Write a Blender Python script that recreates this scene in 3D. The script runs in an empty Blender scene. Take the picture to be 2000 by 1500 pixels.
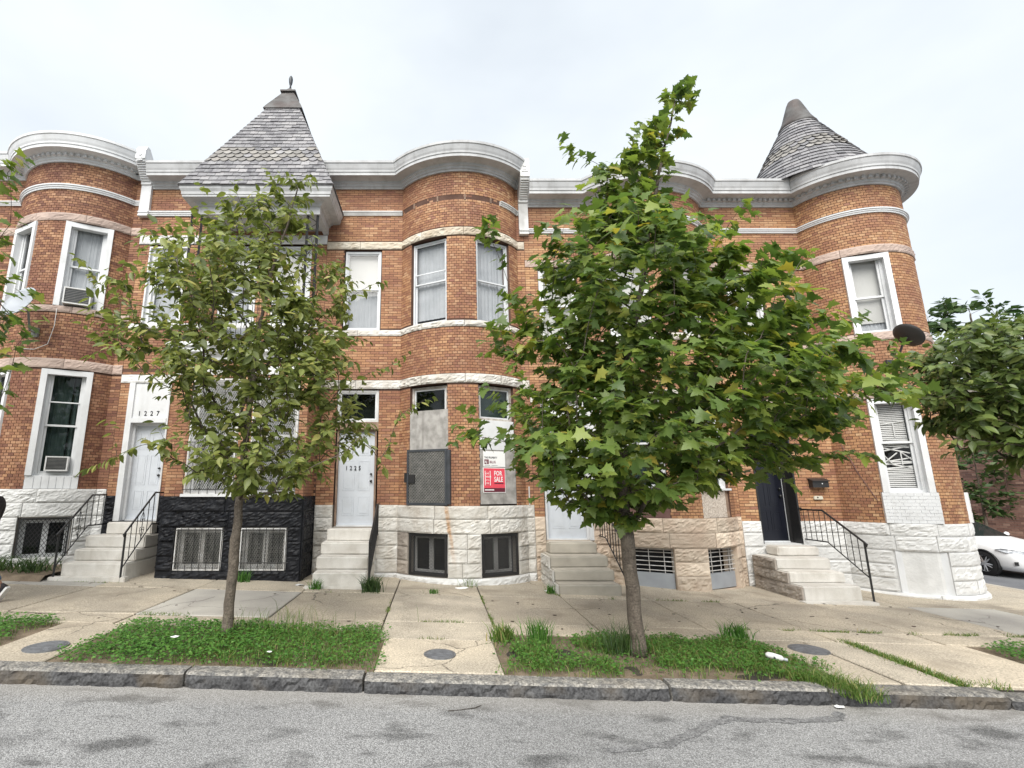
import bpy, bmesh, math, random
import numpy as np
from mathutils import Vector, Matrix, noise as NZ
R = math.radians
rng = random.Random(7)
C = bpy.context.scene.collection
scene = bpy.context.scene

# ------------------------------------------------------------------ camera
cam = bpy.data.objects.new('camera', bpy.data.cameras.new('camera')); C.objects.link(cam)
PITCH = 11.86
cam.location = (0, 0, 0)
cam.rotation_euler = (R(90 + PITCH), 0, 0)
cam.data.sensor_width = 36; cam.data.lens = 976 / 2000 * 36
cam.data.shift_x = 0.075
cam.data.clip_start = 0.05; cam.data.clip_end = 800
scene.camera = cam

# ------------------------------------------------------------------ overcast sky
SUN_EL, SUN_AZ = 46, 194          # azimuth measured clockwise from +Y
w = bpy.data.worlds.new('World'); scene.world = w; w.use_nodes = True
nt = w.node_tree; nt.nodes.clear()
def N(t, kind, **kw):
    n = t.nodes.new(kind)
    for k, v in kw.items():
        setattr(n, k, v)
    return n
out = N(nt, 'ShaderNodeOutputWorld'); bg = N(nt, 'ShaderNodeBackground')
sky = N(nt, 'ShaderNodeTexSky', sky_type='NISHITA', sun_disc=False)
sky.sun_elevation = R(SUN_EL); sky.sun_rotation = R(SUN_AZ); sky.dust_density = 2.0
sc = N(nt, 'ShaderNodeVectorMath', operation='SCALE'); sc.inputs['Scale'].default_value = 0.05
tc = N(nt, 'ShaderNodeTexCoord'); mp = N(nt, 'ShaderNodeMapping'); mp.inputs['Scale'].default_value = (1.0, 1.0, 2.2)
no = N(nt, 'ShaderNodeTexNoise'); no.inputs['Scale'].default_value = 1.5; no.inputs['Detail'].default_value = 5
no.inputs['Roughness'].default_value = 0.5
cr = N(nt, 'ShaderNodeMapRange'); cr.inputs['From Min'].default_value = 0.34; cr.inputs['From Max'].default_value = 0.6
cr.inputs['To Min'].default_value = 0.78; cr.inputs['To Max'].default_value = 1.0
mx = N(nt, 'ShaderNodeMix', data_type='RGBA'); mx.inputs[7].default_value = (0.268, 0.286, 0.301, 1)
nt.links.new(tc.outputs['Generated'], mp.inputs[0]); nt.links.new(mp.outputs[0], no.inputs['Vector'])
nt.links.new(no.outputs[0], cr.inputs[0]); nt.links.new(cr.outputs[0], mx.inputs[0])
nt.links.new(sky.outputs[0], sc.inputs[0]); nt.links.new(sc.outputs[0], mx.inputs[6])
nt.links.new(mx.outputs[2], bg.inputs[0]); nt.links.new(bg.outputs[0], out.inputs[0])
bg.inputs[1].default_value = 1.0

sun = bpy.data.objects.new('sun', bpy.data.lights.new('sun', 'SUN')); C.objects.link(sun)
sun.data.energy = 1.5; sun.data.angle = R(50); sun.data.color = (1.0, 0.965, 0.91)
az = R(SUN_AZ)
sd = Vector((math.sin(az) * math.cos(R(SUN_EL)), math.cos(az) * math.cos(R(SUN_EL)), math.sin(R(SUN_EL))))
sun.rotation_euler = sd.to_track_quat('Z', 'Y').to_euler()
vs = scene.view_settings
vs.view_transform = 'Standard'; vs.look = 'None'; vs.gamma = 1; vs.use_curve_mapping = False; vs.exposure = 1.86
scene.cycles.use_denoising = True
scene.cycles.max_bounces = 8; scene.cycles.transparent_max_bounces = 16

# ------------------------------------------------------------------ materials
MATS = {}
def mat(name, c1, c2=None, scale=4.0, rough=0.7, bump=0.0, bscale=30.0, isl=0.0, spec=0.35, metal=0.0, ramp=None, stain=0.0,
        stainc=(0.1, 0.08, 0.06), stscale=1.2, fine=0.0, fscale=120.0, transl=0.0, cracks=0.0, streak=0.0, hue=0.0):
    m = bpy.data.materials.new(name); m.use_nodes = True; t = m.node_tree; L = t.links.new
    b = t.nodes['Principled BSDF']; b.inputs['Roughness'].default_value = rough; b.inputs['Metallic'].default_value = metal
    b.inputs['Specular IOR Level'].default_value = spec
    geo = N(t, 'ShaderNodeNewGeometry'); pos = geo.outputs['Position']
    oi = N(t, 'ShaderNodeObjectInfo')
    ad = N(t, 'ShaderNodeMath', operation='ADD'); L(geo.outputs['Random Per Island'], ad.inputs[0]); L(oi.outputs['Random'], ad.inputs[1])
    fr = N(t, 'ShaderNodeMath', operation='FRACT'); L(ad.outputs[0], fr.inputs[0])
    def noi(s, det=4, vec=pos):
        n = N(t, 'ShaderNodeTexNoise'); n.inputs['Scale'].default_value = s; n.inputs['Detail'].default_value = det
        L(vec, n.inputs['Vector']); return n.outputs[0]
    def rng_(src, a, b_, lo, hi):
        r = N(t, 'ShaderNodeMapRange'); r.inputs[1].default_value = a; r.inputs[2].default_value = b_
        r.inputs[3].default_value = lo; r.inputs[4].default_value = hi; L(src, r.inputs[0]); return r.outputs[0]
    def mix(f, a, b_, mode='MIX'):
        x = N(t, 'ShaderNodeMix', data_type='RGBA', blend_type=mode)
        for s, v in ((0, f), (6, a), (7, b_)):
            if hasattr(v, 'is_linked') or hasattr(v, 'links'): L(v, x.inputs[s])
            elif s == 0: x.inputs[0].default_value = v
            else: x.inputs[s].default_value = (*v, 1)
        return x.outputs[2]
    def grey(v):
        c = N(t, 'ShaderNodeCombineColor'); [L(v, c.inputs[i]) for i in range(3)]; return c.outputs[0]
    if ramp:
        r = N(t, 'ShaderNodeValToRGB'); e = r.color_ramp.elements
        while len(e) < len(ramp): e.new(0.5)
        for i, (p, col) in enumerate(ramp):
            e[i].position = p; e[i].color = (*col, 1)
        L(fr.outputs[0], r.inputs[0]); col = r.outputs[0]
        if c2: col = mix(rng_(noi(scale), 0.4, 0.65, 0, 0.7), col, c2)
    else:
        col = mix(rng_(noi(scale), 0.35, 0.65, 0, 1), c1, c2 or c1)
    if isl: col = mix(1.0, col, grey(rng_(fr.outputs[0], 0, 1, 1 - isl, 1 + isl)), 'MULTIPLY')
    if hue:
        hs = N(t, 'ShaderNodeHueSaturation'); L(rng_(fr.outputs[0], 0, 1, 0.5 - hue, 0.5 + hue), hs.inputs[0]); L(col, hs.inputs[4]); col = hs.outputs[0]
    if fine: col = mix(1.0, col, grey(rng_(noi(fscale, 2), 0.3, 0.7, 1 - fine, 1 + fine)), 'MULTIPLY')
    if streak:
        mp_ = N(t, 'ShaderNodeMapping'); mp_.inputs['Scale'].default_value = (9, 9, 0.9); L(pos, mp_.inputs[0])
        col = mix(rng_(noi(1.0, 5, mp_.outputs[0]), 0.52, 0.75, 0, streak), col, stainc)
    if stain: col = mix(rng_(noi(stscale, 6), 0.52, 0.72, 0, stain), col, stainc)
    if cracks:
        ds = N(t, 'ShaderNodeTexNoise'); ds.inputs['Scale'].default_value = 2.5; ds.inputs['Detail'].default_value = 5; L(pos, ds.inputs['Vector'])
        vm = N(t, 'ShaderNodeVectorMath', operation='MULTIPLY_ADD'); L(ds.outputs[1], vm.inputs[0]); vm.inputs[1].default_value = (.5, .5, .0); L(pos, vm.inputs[2])
        vo = N(t, 'ShaderNodeTexVoronoi', feature='DISTANCE_TO_EDGE'); vo.inputs['Scale'].default_value = 0.55; L(vm.outputs[0], vo.inputs['Vector'])
        a_ = rng_(vo.outputs['Distance'], 0.0, 0.007, 1, 0); bb = rng_(noi(0.6, 2), 0.47, 0.55, 0, cracks)
        mu = N(t, 'ShaderNodeMath', operation='MULTIPLY'); L(a_, mu.inputs[0]); L(bb, mu.inputs[1])
        col = mix(mu.outputs[0], col, (0.05, 0.042, 0.035))
    L(col, b.inputs['Base Color'])
    if bump:
        bp = N(t, 'ShaderNodeBump'); bp.inputs['Strength'].default_value = bump; bp.inputs['Distance'].default_value = 0.02
        L(noi(bscale, 6), bp.inputs['Height']); L(bp.outputs[0], b.inputs['Normal'])
    if transl:
        tr = N(t, 'ShaderNodeBsdfTranslucent'); ms = N(t, 'ShaderNodeMixShader'); ms.inputs[0].default_value = transl
        hs = N(t, 'ShaderNodeHueSaturation'); hs.inputs[1].default_value = 1.1; hs.inputs[2].default_value = 1.5; L(col, hs.inputs[4]); L(hs.outputs[0], tr.inputs[0])
        L(b.outputs[0], ms.inputs[1]); L(tr.outputs[0], ms.inputs[2])
        L(ms.outputs[0], t.nodes['Material Output'].inputs[0])
    MATS[name] = m
    return m
def glass(name, tint=(1, 1, 1), rough=0.02):
    m = bpy.data.materials.new(name); m.use_nodes = True; t = m.node_tree; L = t.links.new
    t.nodes.remove(t.nodes['Principled BSDF'])
    tr = N(t, 'ShaderNodeBsdfTransparent'); tr.inputs[0].default_value = (*tint, 1)
    gl = N(t, 'ShaderNodeBsdfGlossy'); gl.inputs['Roughness'].default_value = rough
    fr = N(t, 'ShaderNodeFresnel'); fr.inputs[0].default_value = 1.5
    geo = N(t, 'ShaderNodeNewGeometry'); no_ = N(t, 'ShaderNodeTexNoise'); no_.inputs['Scale'].default_value = 1.6; L(geo.outputs['Position'], no_.inputs['Vector'])
    bp = N(t, 'ShaderNodeBump'); bp.inputs['Strength'].default_value = 0.04; bp.inputs['Distance'].default_value = 0.05
    L(no_.outputs[0], bp.inputs['Height']); L(bp.outputs[0], gl.inputs['Normal'])
    ms = N(t, 'ShaderNodeMixShader'); bf = N(t, 'ShaderNodeMath', operation='SUBTRACT'); bf.inputs[0].default_value = 1; L(geo.outputs['Backfacing'], bf.inputs[1])
    mf = N(t, 'ShaderNodeMath', operation='MULTIPLY'); L(fr.outputs[0], mf.inputs[0]); L(bf.outputs[0], mf.inputs[1]); L(mf.outputs[0], ms.inputs[0])
    L(tr.outputs[0], ms.inputs[1]); L(gl.outputs[0], ms.inputs[2])
    L(ms.outputs[0], t.nodes['Material Output'].inputs[0])
    MATS[name] = m; return m

BR = [(0.0, (0.242, 0.111, 0.069)), (.12, (0.299, 0.145, 0.081)), (.4, (0.371, 0.192, 0.100)), (.72, (0.427, 0.231, 0.121)), (.93, (0.494, 0.302, 0.173)), (1.0, (0.278, 0.127, 0.088))]
mat('brick_orange', (.3, .13, .07), (.20, .085, .055), scale=1.1, rough=.75, bump=.25, bscale=90, ramp=BR, fine=.18, fscale=70, stain=.2, stainc=(.18, .085, .06), stscale=.7, streak=.3)
BR2 = [(0.0, (0.147, 0.067, 0.045)), (.15, (0.210, 0.097, 0.057)), (.45, (0.299, 0.149, 0.080)), (.75, (0.373, 0.200, 0.108)), (.93, (0.441, 0.254, 0.151)), (1.0, (0.179, 0.076, 0.054))]
BR4 = [(p, (c[0] * 1.04, c[1] * 1.07, c[2] * 1.03)) for p, c in BR]
mat('brick_tan', (.3, .13, .07), (.24, .11, .07), scale=1.1, rough=.75, bump=.25, bscale=90, ramp=BR4, fine=.16, fscale=70, stain=.15, stainc=(.18, .09, .065), stscale=.7, streak=.15)
mat('brick_brown', (.25, .1, .06), (.16, .065, .045), scale=1.3, rough=.75, bump=.25, bscale=90, ramp=BR2, fine=.18, fscale=70, stain=.2, stainc=(.09, .045, .035), stscale=.8)
mat('mortar', (.075, .040, .029), (.11, .062, .045), scale=3, rough=.95)
mat('mortar_light', (.32, .29, .25), (.24, .21, .18), scale=3, rough=.95)
mat('white_stone', (.66, .66, .65), (.58, .58, .57), scale=5, rough=.6, bump=.35, bscale=25, isl=.05, stain=.15, stainc=(.45, .43, .40), stscale=2.2)
mat('weathered_stone', (.64, .625, .59), (.50, .475, .43), scale=4, rough=.75, bump=.4, bscale=25, isl=.08, stain=.45, stainc=(.33, .26, .19), stscale=1.6, streak=.25)
mat('tan_stone', (.60, .51, .41), (.48, .375, .29), scale=2.2, rough=.8, bump=.4, bscale=25, isl=.2, stain=.25, stainc=(.26, .20, .15), stscale=2.0)
mat('brown_stone', (.40, .355, .31), (.26, .225, .195), scale=3, rough=.85, bump=.4, bscale=30, isl=.15)
mat('pink_stone', (.47, .365, .31), (.36, .28, .24), scale=2.5, rough=.8, bump=.4, bscale=25, isl=.12, stain=.3, stainc=(.25, .18, .16))
mat('cream_stone', (.62, .57, .48), (.46, .39, .30), scale=3, rough=.8, bump=.4, bscale=25, isl=.08, stain=.3, stainc=(.3, .25, .2))
mat('black_stone', (.009, .0095, .012), (.016, .017, .021), scale=4, rough=.45, bump=.3, bscale=20, spec=.2)
mat('white_paint', (.68, .69, .70), (.61, .62, .63), scale=2, rough=.5, bump=.08, bscale=40, stain=.3, stainc=(.42, .415, .40), stscale=3.0, streak=.22)
mat('worn_white_paint', (.66, .66, .65), (.5, .5, .49), scale=3, rough=.6, stain=.45, stainc=(.28, .27, .25), stscale=2.2, streak=.25)
mat('grey_paint', (.52, .525, .53), (.43, .435, .44), scale=2, rough=.6, bump=.1, bscale=40, stain=.5, stainc=(.26, .255, .25), stscale=3.0, streak=.45)
mat('door_white', (.58, .61, .65), (.52, .55, .59), scale=1.5, rough=.4, stain=.25, stainc=(.38, .39, .4), stscale=4)
mat('door_navy', (.006, .007, .013), None, rough=.3, spec=.5)
mat('black_metal', (.014, .014, .015), (.022, .021, .021), scale=20, rough=.42, spec=.5)
mat('dark_grey_metal', (.05, .055, .065), (.035, .04, .045), scale=6, rough=.5, spec=.5)
mat('mesh_metal', (.24, .235, .22), (.15, .15, .14), scale=8, rough=.5, spec=.4)
mat('white_metal', (.7, .7, .7), (.5, .48, .45), scale=9, rough=.5)
mat('alu', (.66, .68, .70), (.55, .56, .57), scale=3, rough=.4)
mat('wood_frame', (.30, .21, .15), (.18, .12, .09), scale=8, rough=.8)
mat('old_frame', (.50, .47, .43), (.30, .26, .23), scale=12, rough=.8)
mat('plywood', (.40, .385, .365), (.25, .24, .225), scale=7, rough=.85, streak=.6, stainc=(.17, .16, .15))
mat('osb', (.62, .56, .49), (.36, .30, .25), scale=34, rough=.85, fine=.25)
mat('brown_panel', (.17, .095, .085), (.13, .07, .06), scale=5, rough=.7)
mat('curtain_white', (.46, .48, .50), (.38, .40, .42), scale=3, rough=.9, transl=.15)
mat('shade_white', (.52, .52, .50), (.44, .44, .42), scale=1.2, rough=.8, transl=.1)
mat('curtain_grey', (.10, .115, .12), (.065, .08, .085), scale=5, rough=.9)
mat('interior', (.03, .03, .032), None, rough=.9)
mat('slate', (.2, .2, .2), (.27, .27, .275), scale=9, rough=.62, bump=.3, bscale=40, ramp=[(0, (.10, .098, .108)), (.3, (.16, .155, .165)), (.6, (.20, .195, .205)), (.85, (.27, .26, .265)), (1, (.34, .33, .335))], fine=.2, fscale=35)
mat('slate_buff', (.3, .28, .25), (.25, .235, .215), scale=6, rough=.65, bump=.3, bscale=40, ramp=[(0, (.18, .175, .17)), (.4, (.23, .22, .205)), (.75, (.28, .262, .24)), (1, (.33, .325, .315))], fine=.15, fscale=35)
mat('rusty_metal', (.055, .047, .044), (.12, .118, .115), scale=3.5, rough=.6, stain=.45, stainc=(.085, .05, .042), stscale=2.5)
mat('marble', (.70, .675, .63), (.58, .55, .50), scale=2.2, rough=.55, bump=.2, bscale=30, isl=.09, stain=.5, stainc=(.36, .325, .27), stscale=3.2, fine=.08, streak=.3)
mat('step_concrete', (.50, .46, .39), (.40, .365, .31), scale=3, rough=.8, bump=.2, bscale=60, isl=.06, stain=.3, stainc=(.22, .2, .17))
mat('concrete', (.47, .41, .32), (.345, .305, .245), scale=1.1, rough=.88, bump=.22, bscale=90, isl=.11, stain=.75, stainc=(.24, .205, .16), stscale=1.7, fine=.34, fscale=55, cracks=.85)
mat('aggregate', (.50, .445, .36), (.36, .32, .26), scale=2, rough=.9, bump=.6, bscale=70, isl=.05, stain=.25, stainc=(.18, .16, .13), fine=.42, fscale=75)
mat('grey_concrete', (.44, .42, .375), (.35, .33, .30), scale=1.4, rough=.88, bump=.22, bscale=90, isl=.06, stain=.35, stainc=(.22, .2, .18), fine=.14, cracks=.6)
mat('soil', (.13, .10, .07), (.20, .155, .11), scale=6, rough=1, bump=.5, bscale=50, fine=.3)
mat('joint_dirt', (.06, .05, .04), (.035, .03, .025), scale=5, rough=1)
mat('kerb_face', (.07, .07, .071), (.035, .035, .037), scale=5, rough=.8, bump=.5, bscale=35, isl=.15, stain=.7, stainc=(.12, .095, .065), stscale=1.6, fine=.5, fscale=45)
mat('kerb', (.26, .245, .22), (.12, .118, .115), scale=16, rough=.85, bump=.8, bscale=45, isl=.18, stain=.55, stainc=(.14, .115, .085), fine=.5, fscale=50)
mat('iron', (.19, .20, .215), (.13, .135, .145), scale=20, rough=.5, metal=.3, bump=.3, bscale=120)
mat('bark', (.15, .125, .10), (.09, .073, .058), scale=12, rough=.95, bump=1.0, bscale=40, stain=.45, stainc=(.26, .215, .17), stscale=6, streak=.0, fine=.3, fscale=55)
mat('twig', (.065, .045, .035), (.04, .03, .022), scale=9, rough=.9)
LF1 = [(0, (0.092, 0.121, 0.033)), (.35, (0.144, 0.178, 0.044)), (.7, (0.201, 0.236, 0.059)), (.9, (0.270, 0.299, 0.086)), (1, (0.345, 0.322, 0.099))]
mat('leaf_ovate', (.06, .1, .02), None, rough=.42, ramp=LF1, transl=.36, spec=.5)
mat('leaf_dark', (.06, .1, .02), None, rough=.4, ramp=[(0, (0.069, 0.107, 0.031)), (.5, (0.112, 0.159, 0.043)), (.9, (0.169, 0.217, 0.060)), (1, (0.237, 0.262, 0.084))], transl=.3, spec=.5)
LF2 = [(0, (0.071, 0.119, 0.031)), (.4, (0.117, 0.179, 0.040)), (.75, (0.178, 0.240, 0.050)), (.95, (0.247, 0.305, 0.061)), (1, (0.368, 0.305, 0.061))]
mat('leaf_maple', (.05, .1, .02), None, rough=.42, ramp=LF2, transl=.40, spec=.45)
LF3 = [(0, (.03, .062, .02)), (.5, (.05, .095, .028)), (1, (.085, .13, .04))]
mat('leaf_far', (.05, .1, .02), None, rough=.5, ramp=LF3, transl=.25)
mat('grass_blade', (.05, .1, .02), None, rough=.5, ramp=[(0, (0.062, 0.120, 0.022)), (.5, (0.106, 0.186, 0.036)), (.8, (0.163, 0.240, 0.054)), (1, (0.375, 0.312, 0.144))], transl=.3)
mat('clover_leaf', (.05, .1, .02), None, rough=.5, ramp=[(0, (0.046, 0.126, 0.022)), (.5, (0.072, 0.180, 0.031)), (1, (0.111, 0.228, 0.042))], transl=.3)
mat('car_white', (.78, .79, .80), None, rough=.15, spec=.6)
mat('rubber', (.012, .012, .013), None, rough=.7)
mat('alloy', (.55, .56, .58), None, rough=.3, metal=.8)
mat('car_glass', (.02, .025, .025), None, rough=.05, spec=.8)
mat('headlamp', (.55, .57, .6), (.3, .32, .35), scale=15, rough=.1, spec=.7)
mat('dish_grey', (.36, .385, .415), (.31, .33, .36), scale=3, rough=.5)
mat('dish_dark', (.035, .033, .032), None, rough=.5)
mat('plastic_white', (.62, .62, .61), None, rough=.4)
mat('plastic_beige', (.55, .52, .43), None, rough=.5)
mat('paper', (.80, .80, .79), None, rough=.7)
mat('sign_red', (.72, .075, .11), None, rough=.5)
mat('sign_maroon', (.13, .02, .035), None, rough=.5)
mat('ink_black', (.015, .015, .018), None, rough=.5)
mat('skin', (.27, .14, .09), (.23, .12, .075), scale=20, rough=.5)
mat('cloth_black', (.02, .019, .022), (.045, .038, .04), scale=9, rough=.9)
mat('denim', (.10, .16, .25), (.07, .11, .18), scale=20, rough=.9)
mat('hair', (.012, .01, .009), None, rough=.6)
mat('orange_plastic', (.6, .12, .05), None, rough=.4)
mat('foam', (.6, .59, .56), None, rough=.8)
BR3 = [(0.0, (0.180, 0.102, 0.086)), (.4, (0.270, 0.150, 0.120)), (.8, (0.360, 0.210, 0.165)), (1.0, (0.450, 0.285, 0.225))]
mat('brick_far', (.1, .06, .05), None, rough=.8, ramp=BR3)
glass('pane_clear'); glass('pane_tint', (.75, .8, .78))

# rust run down the boarded house's base under its gate hinge
def rust(m, x0, zlo):
    t = MATS[m].node_tree; L = t.links.new; b = t.nodes['Principled BSDF']; src = b.inputs['Base Color'].links[0].from_socket
    geo = N(t, 'ShaderNodeNewGeometry'); sx = N(t, 'ShaderNodeSeparateXYZ'); L(geo.outputs['Position'], sx.inputs[0])
    def mth(op, a, b_=None):
        n = N(t, 'ShaderNodeMath', operation=op)
        for i, v in enumerate((a, b_)):
            if v is None: continue
            if isinstance(v, (int, float)): n.inputs[i].default_value = v
            else: L(v, n.inputs[i])
        return n.outputs[0]
    nz = N(t, 'ShaderNodeTexNoise'); nz.inputs['Scale'].default_value = 9; nz.inputs['Detail'].default_value = 5; L(geo.outputs['Position'], nz.inputs['Vector'])
    c = mth('ADD', sx.outputs[0], mth('MULTIPLY', sx.outputs[2], .14)); c = mth('ABSOLUTE', mth('SUBTRACT', mth('ADD', c, mth('MULTIPLY', nz.outputs[0], .09)), x0))
    r1 = N(t, 'ShaderNodeMapRange'); L(c, r1.inputs[0]); [setattr(r1.inputs[i + 1], 'default_value', v) for i, v in enumerate((.02, .055, 1, 0))]
    r2 = N(t, 'ShaderNodeMapRange'); L(sx.outputs[2], r2.inputs[0]); [setattr(r2.inputs[i + 1], 'default_value', v) for i, v in enumerate((zlo, zlo + .5, 0, .75))]
    r3 = N(t, 'ShaderNodeMapRange'); L(nz.outputs[0], r3.inputs[0]); [setattr(r3.inputs[i + 1], 'default_value', v) for i, v in enumerate((.35, .6, .3, 1))]
    x = N(t, 'ShaderNodeMix', data_type='RGBA'); L(mth('MULTIPLY', mth('MULTIPLY', mth('MULTIPLY', r1.outputs[0], r2.outputs[0]), r3.outputs[0]), mth('LESS_THAN', sx.outputs[2], -.3)), x.inputs[0]); L(src, x.inputs[6]); x.inputs[7].default_value = (.42, .22, .085, 1); L(x.outputs[2], b.inputs['Base Color'])
rust('weathered_stone', .215, -1.5)

# road: worn asphalt with pale chippings and dark oily patches
def road_mat():
    m = bpy.data.materials.new('asphalt'); m.use_nodes = True; t = m.node_tree; L = t.links.new
    b = t.nodes['Principled BSDF']; b.inputs['Roughness'].default_value = .9; b.inputs['Specular IOR Level'].default_value = .2
    geo = N(t, 'ShaderNodeNewGeometry'); P = geo.outputs['Position']
    def noi(s, d, v=P):
        n = N(t, 'ShaderNodeTexNoise'); n.inputs['Scale'].default_value = s; n.inputs['Detail'].default_value = d; L(v, n.inputs['Vector']); return n.outputs[0]
    def mr(x, a, b_, c, d):
        r = N(t, 'ShaderNodeMapRange'); [setattr(r.inputs[i + 1], 'default_value', v) for i, v in enumerate((a, b_, c, d))]; L(x, r.inputs[0]); return r.outputs[0]
    def mul(a, b_, op='MULTIPLY'):
        r = N(t, 'ShaderNodeMath', operation=op); L(a, r.inputs[0])
        if isinstance(b_, float): r.inputs[1].default_value = b_
        else: L(b_, r.inputs[1])
        return r.outputs[0]
    v1 = N(t, 'ShaderNodeTexVoronoi'); v1.inputs['Scale'].default_value = 125; L(P, v1.inputs['Vector'])
    sp = N(t, 'ShaderNodeSeparateColor'); L(v1.outputs['Color'], sp.inputs[0])
    chips = mr(sp.outputs[0], 0, 1, .55, 1.45)
    gaps = mr(v1.outputs['Distance'], .25, .75, 1.12, .6)
    mps = N(t, 'ShaderNodeMapping'); mps.inputs['Scale'].default_value = (.7, 1.5, 1); L(P, mps.inputs[0])
    patch = mr(noi(2.6, 7, mps.outputs[0]), .53, .68, 1, .48)
    broad = mr(noi(.45, 3), .3, .7, .86, 1.12)
    gut = N(t, 'ShaderNodeSeparateXYZ'); L(P, gut.inputs[0])
    dust = mr(gut.outputs[1], 4.85, 5.25, 0, .35)
    val = mul(mul(mul(chips, gaps), patch), broad)
    val = mul(val, .30)
    cc = N(t, 'ShaderNodeCombineColor'); [L(val, cc.inputs[i]) for i in range(3)]
    mm = N(t, 'ShaderNodeMix', data_type='RGBA'); L(dust, mm.inputs[0]); L(cc.outputs[0], mm.inputs[6]); mm.inputs[7].default_value = (.36, .33, .29, 1)
    L(mm.outputs[2], b.inputs['Base Color'])
    bp = N(t, 'ShaderNodeBump'); bp.inputs['Strength'].default_value = .5; bp.inputs['Distance'].default_value = .008; L(v1.outputs['Distance'], bp.inputs['Height']); bp.invert = True
    L(bp.outputs[0], b.inputs['Normal'])
    MATS['asphalt'] = m
road_mat()
mat('side_asphalt', (.155, .16, .17), (.12, .125, .135), scale=1.5, rough=.9, fine=.2, fscale=60)
mat('damp_asphalt', (.13, .13, .132), (.20, .20, .202), scale=14, rough=.8, fine=.65, fscale=70)

# ------------------------------------------------------------------ mesh helpers
ORG = {}                                     # origin of each thing, by object name
class Fr:                                    # a local frame on a facade: u to the right, d outwards, z up
    def __init__(s, x, y, a=0.0):
        s.x, s.y, s.a = x, y, a; s.c, s.s = math.cos(a), math.sin(a)
    def p(s, u, d, z):
        return (s.x + s.c * u + s.s * d, s.y + s.s * u - s.c * d, z)
BOXF = [(0, 1, 3, 2), (4, 6, 7, 5), (0, 4, 5, 1), (2, 3, 7, 6), (0, 2, 6, 4), (1, 5, 7, 3)]
class MB:
    def __init__(s): s.V, s.F = [], []
    def add(s, vs, fs):
        n = len(s.V); s.V.extend(vs); s.F.extend([tuple(i + n for i in f) for f in fs]); return s
    def box(s, f, u0, u1, d0, d1, z0, z1):
        return s.add([f.p(u, d, z) for u in (u0, u1) for d in (d0, d1) for z in (z0, z1)], BOXF)
    def wbox(s, x0, x1, y0, y1, z0, z1):
        return s.add([(x, y, z) for x in (x0, x1) for y in (y0, y1) for z in (z0, z1)], BOXF)
    def quad(s, a, b, c, d): return s.add([a, b, c, d], [(0, 1, 2, 3)])
    def tube(s, pts, r, n=6, cap=True):
        pts = [Vector(p) for p in pts]; k = len(pts); rr = r if isinstance(r, (list, tuple)) else [r] * k
        t0 = (pts[1] - pts[0]).normalized(); up = Vector((0, 0, 1)) if abs(t0.z) < .9 else Vector((1, 0, 0))
        nx = t0.cross(up).normalized(); base = len(s.V)
        for i in range(k):
            t = (pts[min(i + 1, k - 1)] - pts[max(i - 1, 0)])
            t = t.normalized() if t.length > 1e-9 else t0
            nx = (nx - t * nx.dot(t)); nx = nx.normalized() if nx.length > 1e-6 else t.orthogonal().normalized()
            ny = t.cross(nx)
            for j in range(n):
                a = 2 * math.pi * j / n
                s.V.append(tuple(pts[i] + (nx * math.cos(a) + ny * math.sin(a)) * rr[i]))
        for i in range(k - 1):
            for j in range(n):
                a = base + i * n + j; b = base + i * n + (j + 1) % n
                s.F.append((a, b, b + n, a + n))
        if cap:
            s.F.append(tuple(base + j for j in range(n))[::-1]); s.F.append(tuple(base + (k - 1) * n + j for j in range(n)))
        return s
    def bar(s, a, b, t=.012): return s.tube([a, b], t, 4)
    def lathe(s, c, prof, n=20, a0=0, a1=360):
        base = len(s.V); full = abs(a1 - a0) >= 360; m = n if full else n + 1
        for r, z in prof:
            for j in range(m):
                a = R(a0 + (a1 - a0) * j / n); s.V.append((c[0] + r * math.cos(a), c[1] + r * math.sin(a), c[2] + z))
        for i in range(len(prof) - 1):
            for j in range(n):
                a = base + i * m + j; b = base + i * m + (j + 1) % m
                s.F.append((a, b, b + m, a + m))
        return s
    def prism(s, f, poly, d0, d1):                       # polygon in (u, z), extruded along d
        n = len(poly); base = len(s.V)
        s.V.extend([f.p(u, d0, z) for u, z in poly] + [f.p(u, d1, z) for u, z in poly])
        s.F.append(tuple(base + i for i in range(n))); s.F.append(tuple(base + n + i for i in reversed(range(n))))
        for i in range(n):
            j = (i + 1) % n; s.F.append((base + i, base + n + i, base + n + j, base + j))
        return s
    def build(s, name, m, parent=None, smooth=False, fix=True):
        used = sorted({i for f in s.F for i in f})
        if len(used) < len(s.V):
            mp_ = {q: k for k, q in enumerate(used)}; s = type('M', (), {'V': [s.V[q] for q in used], 'F': [tuple(mp_[i] for i in f) for f in s.F]})
        o0 = ORG.get(parent.name, Vector()) if parent else Vector()
        me = bpy.data.meshes.new(name)
        me.from_pydata([(v[0] - o0.x, v[1] - o0.y, v[2] - o0.z) for v in s.V], [], s.F)
        if fix:
            bm = bmesh.new(); bm.from_mesh(me); bmesh.ops.recalc_face_normals(bm, faces=bm.faces); bm.to_mesh(me); bm.free()
        if smooth: me.polygons.foreach_set('use_smooth', [True] * len(me.polygons))
        return link(name, me, m, parent)
def link(name, me, m, parent=None):
    if m and not me.materials: me.materials.append(MATS[m])
    o = bpy.data.objects.new(name, me); C.objects.link(o)
    if parent: o.parent = parent; ORG[o.name] = ORG[parent.name]
    else: ORG[o.name] = Vector()
    return o
def root(name, label, cat, loc, group=None):
    o = bpy.data.objects.new(name, None); C.objects.link(o); o.location = loc; ORG[o.name] = Vector(loc)
    o.empty_display_size = .2
    return tag(o, label, cat, group)
def tag(o, label, cat, group=None):
    o['label'] = label; o['category'] = cat
    if group: o['group'] = group
    return o
def kind(o, k): o['kind'] = k; return o
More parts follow.
